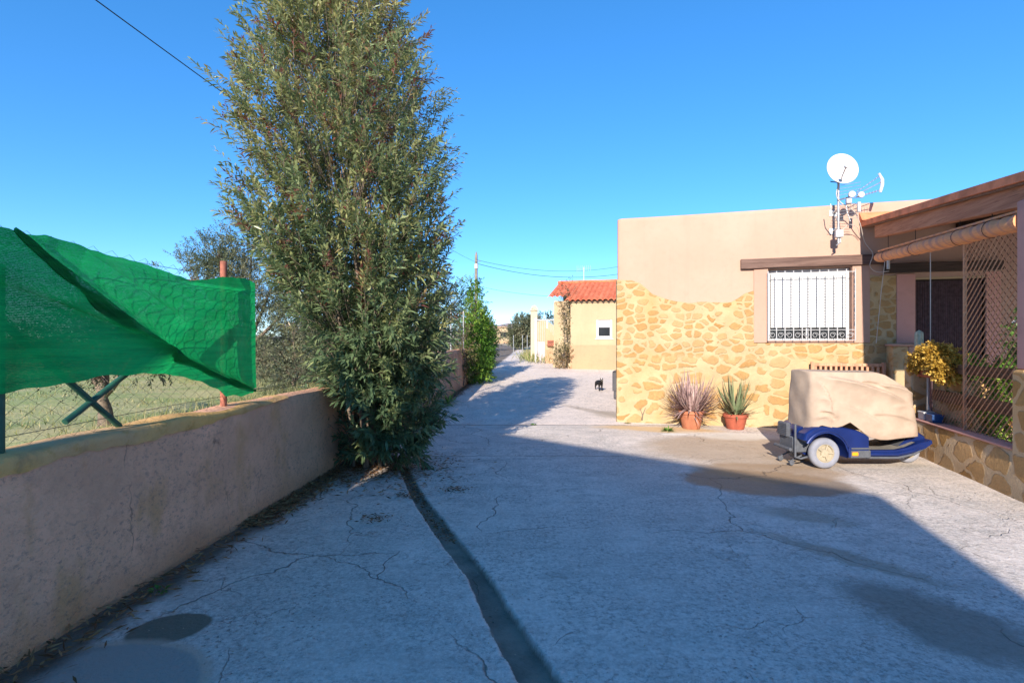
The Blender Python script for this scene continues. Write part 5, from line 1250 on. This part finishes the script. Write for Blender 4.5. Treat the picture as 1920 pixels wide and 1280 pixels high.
for nm, a, c, mt, lb in (('plastic_tub', (3.93, -2.02, .463), (4.06, -1.86, .565), 'white', 'small white tub on the low porch wall beside the blue one'), ('plastic_tub', (3.93, -2.24, .463), (4.05, -2.06, .56), 'sandbag', 'small blue tub on the low porch wall under the golden succulent')):
    b = MB(); b.box(a, c, .01); b.box((a[0] - .005, a[1] - .005, c[2] - .02), (c[0] + .005, c[1] + .005, c[2] + .002), .004); o = tag(b.build(nm, MT[mt]), lb, 'tub'); o.location = (OX, OY, 0); o.rotation_euler.z = RZ
# plants inside the porch, seen through the trellis
for k, (u_, v_, h_, mt, lb) in enumerate(((4.42, -2.05, .92, 'green', 'leafy green pot plant behind the trellis, nearest the door'), (4.40, -2.45, .92, 'plant', 'broad green pot plant behind the middle of the trellis boards'), (4.42, -2.85, .95, 'creeper', 'light green pot plant behind the trellis close to the column'), (4.62, -2.9, 1.62, 'plant', 'tall pot plant with pale flowers behind the upper trellis'))):
    rt = local('porch_plant', label=lb, cat='potted plant')
    b = MB(); b.lathe([(0, 0), (.10, 0), (.14, .24), (.15, .26), (.13, .26), (0, .23)], (u_, v_, 0), 24); shade(b.build('pot', MT['pot'], rt), 35)
    puff(rt, [(u_, v_, h_ - .15, .22, .22, .22), (u_ + .1, v_ + .05, h_ + .1, .2, .2, .18), (u_, v_, h_ - .4, .2, .2, .15)], 270, .07, .020, LEAF[mt], 8, 30 + k, shootL=.12)
    b = MB(); b.tube([(u_, v_, .2), (u_ + .03, v_, h_)], [.015, .008], 6); b.build('stem', MT['bark'], rt)
    if k == 3: puff(rt, [(u_, v_, h_, .22, .22, .22)], 12, .05, .02, MT['white'], 5, 40, 'flowers', .02)

# ------------------------------------------------------------ black cat walking towards the viewer
def cat():
    root = empty('black_cat', (2.47, 15.1, float(gz(15.1))), R(6), label='black cat walking up the lane towards the yard beside the stone house', cat='cat')
    P = [(0, 0, .215), (0, .16, .22), (0, -.14, .225), (0, -.20, .262), (0, -.255, .285), (0, -.295, .272),
         (-.045, .17, .20), (-.05, .20, .12), (-.05, .235, .075), (-.05, .215, .015), (.045, .17, .20), (.05, .16, .12), (.05, .19, .07), (.05, .16, .015),
         (-.04, -.13, .19), (-.045, -.15, .10), (-.045, -.17, .015), (-.045, -.20, .008), (.04, -.13, .19), (.045, -.11, .10), (.045, -.10, .015), (.045, -.13, .008),
         (.01, .24, .23), (.03, .32, .18), (.05, .40, .13), (.05, .47, .12)]
    E = [(0, 1), (0, 2), (2, 3), (3, 4), (4, 5), (1, 6), (6, 7), (7, 8), (8, 9), (1, 10), (10, 11), (11, 12), (12, 13), (2, 14), (14, 15), (15, 16), (16, 17), (2, 18), (18, 19), (19, 20), (20, 21), (1, 22), (22, 23), (23, 24), (24, 25)]
    rad = [.078, .07, .066, .046, .052, .026, .045, .028, .017, .017, .045, .028, .017, .017, .034, .020, .018, .015, .034, .020, .018, .015, .022, .018, .017, .010]
    me = bpy.data.meshes.new('body'); me.from_pydata(P, E, []); me.update(); o = bpy.data.objects.new('body', me); COL.objects.link(o); o.parent = root
    o.modifiers.new('skin', 'SKIN')
    for v_, r_ in zip(me.skin_vertices[0].data, rad): v_.radius = (r_, r_)
    me.skin_vertices[0].data[0].use_root = True
    sb = o.modifiers.new('sub', 'SUBSURF'); sb.levels = 2; sb.render_levels = 2; me.materials.append(MT['black_fur'])
    for sg in (-1, 1):
        b = MB(); b.add([(sg * .012, -.245, .325), (sg * .050, -.245, .315), (sg * .036, -.235, .378), (sg * .03, -.225, .32)], [(0, 1, 2), (1, 3, 2), (3, 0, 2)]); b.build('ear', MT['black_fur'], root)
        b = MB(); b.lathe([(0, -.008), (.006, -.006), (.008, 0), (0, .002)], (sg * .020, -.302, .292), 10, 'y'); b.build('eye', MT['rim'], root)
cat()

# ------------------------------------------------------------ house with the orange tiled roof
RX, RY = 2.57, 23.4; g0 = float(gz(23.4))
rh = empty('tiled_roof_house', (RX, RY, g0), RZ, label='small cream house with orange tiled roof and one white window, further up the lane', cat='house')
b = MB()
def holed(x0, x1, z0, z1, hx0, hx1, hz0, hz1, y=0):
    for (a, c, e, f) in ((x0, hx0, z0, z1), (hx1, x1, z0, z1), (hx0, hx1, z0, hz0), (hx0, hx1, hz1, z1)): b.add([(a, y, e), (c, y, e), (c, y, f), (a, y, f)], [(0, 1, 2, 3)])
wx0, wx1, wz0, wz1 = 1.12, 1.80, 1.34, 2.14
holed(0, 9, -.2, 3.0, wx0, wx1, wz0, wz1)
b.add([(0, 0, -.2), (0, 6, -.2), (0, 6, 3.0), (0, 0, 3.0)], [(3, 2, 1, 0)]); b.add([(-.92, .9, -.2), (0, .9, -.2), (0, .9, 3.0), (-.92, .9, 3.0), (-.92, 6, -.2), (-.92, 6, 3.0)], [(0, 1, 2, 3), (4, 0, 3, 5)])
b.add([(9, 0, -.2), (9, 6, -.2), (9, 6, 3.0), (9, 0, 3.0)], [(0, 1, 2, 3)])
b.build('wall', MT['creamwall'], rh)
b = MB(); b.box((-.012, -.018, -.2), (9, -.001, 1.05), .004); b.build('plinth', MT['salmon'], rh); b = MB(); b.box((-.95, .865, -.2), (-.005, .89, 1.0)); b.build('plinth', MT['creamwall'], rh)
b = MB(); b.box((-.10, .0, -.2), (0.0, .86, .25)); b.build('planter_step', MT['creamwall'], rh)
wn_ = empty('window'); wn_.parent = rh
b = MB(); [b.box(a, c, .01) for a, c in (((wx0, .02, wz0), (wx0 + .10, .10, wz1)), ((wx1 - .10, .02, wz0), (wx1, .10, wz1)), ((wx0 + .1, .02, wz0), (wx1 - .1, .10, wz0 + .10)))]; b.box((wx0 - .05, -.03, wz0 - .05), (wx1 + .05, .0, wz0), .006); b.build('frame', MT['white'], wn_)
b = MB()
for k in range(8): b.box((wx0 + .1, .03, wz1 - .33 + k * .042), (wx1 - .1, .055, wz1 - .33 + k * .042 + .040), .004)
b.build('shutter', MT['white'], wn_)
b = MB(); b.box((wx0 + .08, .09, wz0 + .05), (wx1 - .08, .11, wz1)); b.build('pane', MT['dark'], wn_)
# corrugated tile roof with its scalloped eave
def tiles(x0, x1, ya, yb, za, zb, pitch=.235, amp=.09):
    nx = int((x1 - x0) / pitch) * 12; ny = 10; xs_ = np.linspace(x0, x1, nx); V = []; F = []
    for lay in (0, -.02):
        for j in range(ny + 1):
            t = j / ny
            for x in xs_:
                ph = (x - x0) / pitch * 2 * math.pi; V.append((x, ya + (yb - ya) * t, za + (zb - za) * t + amp * abs(math.sin(ph / 2)) ** .7 * 1.0 - amp * .3 + lay))
    m_ = (ny + 1) * nx
    for j in range(ny):
        for i in range(nx - 1): F.append((j * nx + i, j * nx + i + 1, (j + 1) * nx + i + 1, (j + 1) * nx + i)); F.append((m_ + j * nx + i, m_ + (j + 1) * nx + i, m_ + (j + 1) * nx + i + 1, m_ + j * nx + i + 1))
    for i in range(nx - 1): F.append((i, m_ + i, m_ + i + 1, i + 1))
    for j in range(ny): F.append((j * nx, (j + 1) * nx, m_ + (j + 1) * nx, m_ + j * nx))
    return V, F
V, F = tiles(-.22, 9.2, -.28, 3.3, 2.98, 4.12); rf = shade(obj('roof', V, F, MT['tile'], rh), 60)
V, F = tiles(-1.16, -.22, .55, 3.3, 3.22, 4.10); shade(obj('roof', V, F, MT['tile'], rh), 60)
b = MB(); b.prism([(-.9, 3.0), (9, 3.0), (9, 4.0), (-.9, 4.0)], 3.25, 3.3); b.build('gable', MT['creamwall'], rh)
b = MB(); b.tube([(-1.16, 3.3, 4.16), (9.2, 3.3, 4.16)], .09, 10); b.build('ridge_tiles', MT['tile'], rh)
b = MB(); b.box((-.9, .88, 2.98), (0, 1.0, 3.06)); b.box((0, -.06, 2.90), (9, .0, 2.97)); b.build('eave_moulding', MT['creamwall'], rh)
an = empty('tv_aerial', (RX + 1.0, RY + 3.1, g0 + 4.0), RZ, label='small thin aerial standing on the orange tiled roof', cat='aerial')
b = MB(); b.tube([(0, 0, -.1), (0, 0, .9)], .012, 6)
b.build('mast', MT['steel'], an)
b = MB(); b.tube([(-.36, 0, .8), (.36, 0, .85)], .007, 6)
for k in range(8): b.tube([(-.34 + k * .095, 0, .66 + .006 * k), (-.34 + k * .095, 0, .98)], .005, 5)
b.build('element', MT['steel'], an)
tree('wall_creeper', (RX - .30, RY + .15, g0), [(0, 0, .45, .36, .3, .45), (.18, .05, 1.3, .13, .15, .6), (.12, .05, 2.2, .18, .15, .5), (.05, 0, 2.85, .26, .2, .22), (-.35, 0, .9, .15, .2, .2)], LEAF['rust'], 'straggly brown and green creeper climbing the corner of the cream house', cat='creeper', n=330, leafL=.085, leafW=.022, per=7, seed=31, trunk=.03, gap=-.7, trunk_h=.6)
tree('wall_creeper', (RX - .15, RY + .3, g0 + 2.9), [(-.15, 0, .5, .25, .2, .3), (.25, 0, .65, .15, .2, .35)], LEAF['dark'], 'sparse dark vine tips reaching above the tiled roof corner', cat='creeper', n=26, leafL=.10, leafW=.02, per=6, seed=32, trunk=.015, gap=-2, trunk_h=.1)

# garden wall with curved top, gate and pillars
gy = 27.6; gg = float(gz(gy)); gw = empty('garden_wall', (1.72, gy, gg), 0, label='cream garden wall with a swooping curved top beside the gate', cat='wall')
xs_ = np.linspace(0, .85, 34); zt = 1.50 + .42 * np.abs(np.cos((xs_ - .02) / .85 * math.pi * 1.0)) ** 1.0 - .12
b = MB(); b.prism([(0, -.2)] + [(.85, -.2)] + list(zip(xs_[::-1], zt[::-1])), 0, .18); shade(fixn(b.build('wall_body', MT['creamwall'], gw)), 30)
b = MB(); b.box((-.01, -.02, -.2), (.86, -.001, .70)); b.build('plinth', MT['salmon'], gw)
mb_ = empty('mailbox', (2.0, gy - .05, gg + 1.0), label='rust red mailbox plate fixed on the cream garden wall', cat='mailbox')
b = MB(); b.box((-.17, -.05, -.17), (.17, .04, .17), .02); b.build('box', MT['rust'], mb_); b = MB(); b.box((-.12, -.058, .05), (.12, -.051, .08)); b.build('slot', MT['dark'], mb_)
gp = empty('gate_pillar', (1.02, gy + 1.3, gg), label='tall cream gate pillar with a stepped cap left of the white gate', cat='pillar')
b = MB(); b.box((0, 0, -.2), (.36, .36, 2.75), .02); b.build('shaft', MT['palecream'], gp)
b = MB(); b.box((-.04, -.04, 2.752), (.40, .40, 2.86), .02); b.prism([(-.02, 2.862), (.38, 2.862), (.30, 3.02), (.18, 3.08), (.06, 3.02)], -.02, .38); fixn(b.build('cap', MT['palecream'], gp))
gt = empty('metal_gate', (1.20, gy + .55, gg), label='open white metal gate with a pale lavender lower panel', cat='gate')
b = MB(); b.box((0, 0, -.05), (.13, .10, 2.35), .01); b.box((.13, .02, 2.22), (1.2, .07, 2.28)); b.box((.62, .02, 1.2), (.68, .07, 2.22)); b.box((1.15, .02, 0), (1.2, .07, 2.22)); b.build('frame', MT['white'], gt)
b = MB(); b.box((.15, .03, .02), (.62, .06, 1.05), .008); b.box((.15, .03, 1.05), (1.15, .06, 1.10)); b.build('panel', MT['lavender'], gt)
b = MB()
for k in range(9): b.tube([(.2 + k * .11, .045, 1.1), (.2 + k * .11, .045, 2.22)], .008, 5)
b.build('bars', MT['white'], gt)
bk = empty('garden_wall', (1.1, 33.5, float(gz(33.5))), label='inner cream wall with rounded top seen through the gate bars', cat='wall')
b = MB(); xs_ = np.linspace(.35, 2.6, 30); b.prism([(.35, -.2), (2.6, -.2)] + [(x, 1.95 + .35 * math.sin((x - .35) / 2.25 * math.pi * 1.5 + .6)) for x in xs_[::-1]], 0, .2); fixn(b.build('wall_body', MT['creamwall'], bk))
# far house at the lane end
fh = empty('far_house', (-2.6, 84, float(gz(84))), label='tiny pale cottage with a dark window at the far end of the lane', cat='house')
b = MB(); b.prism([(-4, -1), (2.75, -1), (2.75, 1.9), (1.6, 2.5), (-4, 2.5)], 0, 5); fixn(b.build('wall', MT['creamwall'], fh))
b = MB(); b.box((.75, -.05, .95), (1.75, .0, 1.75)); b.build('window', MT['dark'], fh)
b = MB(); b.box((-4, -1.2, -1), (2.2, -1.0, .35)); b.build('terrace_wall', MT['salmon'], fh)
b = MB(); b.prism([(-4.2, 2.45), (1.7, 2.45), (2.9, 1.85), (2.9, 1.95), (1.7, 2.62), (-4.2, 2.62)], -.2, 5.2); fixn(b.build('roof', MT['salmon'], fh))
fp = empty('fence_post', (.10, 36, float(gz(36))), label='slim pale metal fence post beside the lane in front of the olive tree', cat='post'); fp['group'] = 'wire fence posts by the lane'
MB().tube([(0, 0, 0), (0, 0, 1.35)], .024, 8).build('post', MT['steel'], fp)
for (x, y) in ((.72, 36.5), (1.05, 36.8)):
    c = fp.copy(); COL.objects.link(c); c.location = (x, y, float(gz(y))); c['label'] = 'slim pale metal fence post between the olive tree and the gate pillar' if x < 1 else 'slim pale metal fence post closest to the gate pillar'
    for ch in fp.children: k = ch.copy(); COL.objects.link(k); k.parent = c

# utility pole and overhead wires
pb = Vector((-2.02, 30, float(gz(30)))); up = empty('utility_pole', pb, label='weathered wooden utility pole with a white insulator above the creeper', cat='utility pole')
b = MB(); b.tube([(0, 0, -.2), (0, 0, 3), (0.01, 0, 5.9)], [.12, .10, .075], 10); b.tube([(0.01, 0, 5.9), (.01, 0, 6.1)], [.075, .02], 10); shade(b.build('pole', MT['polewood'], up), 60)
b = MB(); b.lathe([(.085, 5.15), (.105, 5.16), (.105, 5.38), (.085, 5.42)], (0.01, 0, 0), 14); b.build('band', MT['white'], up)
b = MB(); b.tube([(-.02, -.1, 5.55), (.25, -.1, 5.55)], .02, 6); b.build('bracket', MT['steel'], up)
def sag(a, b_, s_, n=26):
    a, b_ = Vector(a), Vector(b_); return [a.lerp(b_, t) - Vector((0, 0, s_ * 4 * t * (1 - t))) for t in np.linspace(0, 1, n)]
pt = (pb.x, 29.9, pb.z + 5.5)
def wire(a, b_, s_, r_, label): tag(MB().tube(sag(a, b_, s_), r_, 5).build('overhead_wire', MT['cable']), label, 'overhead wire')
wire((-4.3, -1.0, 4.58), pt, .35, .006, 'black overhead wire crossing the sky to the utility pole behind the oleander')
wire((pb.x, 30, pb.z + 5.45), (10.8, 36, 6.9), .95, .014, 'lower sagging wire from the utility pole to the right behind the house')
wire((pb.x, 30, pb.z + 5.65), (10.8, 36, 7.5), .95, .010, 'upper sagging wire from the utility pole to the right behind the house')
wire((pb.x, 30, pb.z + 4.2), (3.0, 25.2, g0 + 3.3), .15, .008, 'thin service wire from the utility pole to the tiled cream house')

# ------------------------------------------------------------ the house behind the viewer whose roof shades the yard
nb = empty('neighbour_house', (0, 0, 0), RZ, label='plain rendered house behind the viewer with a sloping roof', cat='house')
fv = -6.0; t_ = math.tan(R(SUN_EL)); hA = (8.20 - fv) * t_; hB = (5.80 - fv) * t_
b = MB(); b.prism([(-2.76, -.2), (1.90, -.2), (1.90, hB - .12), (-2.76, hA - .12)], fv - 7, fv - .02); fixn(b.build('wall', MT['render'], nb))
b = MB(); b.prism([(-2.76, hA - .119), (1.90, hB - .119), (1.90, hB), (-2.76, hA)], fv - 7.2, fv); fixn(b.build('roof', MT['terracotta_edge'], nb))
b = MB(); hC = (6.25 - fv) * t_; b.prism([(-3.06, -.2), (-2.763, -.2), (-2.763, hC + .15), (-3.06, hC - .1)], fv - 7, fv - .01); fixn(b.build('side_wall', MT['render'], nb))  # unseen extra block, added and sized to shade the ground strip by the boundary wall
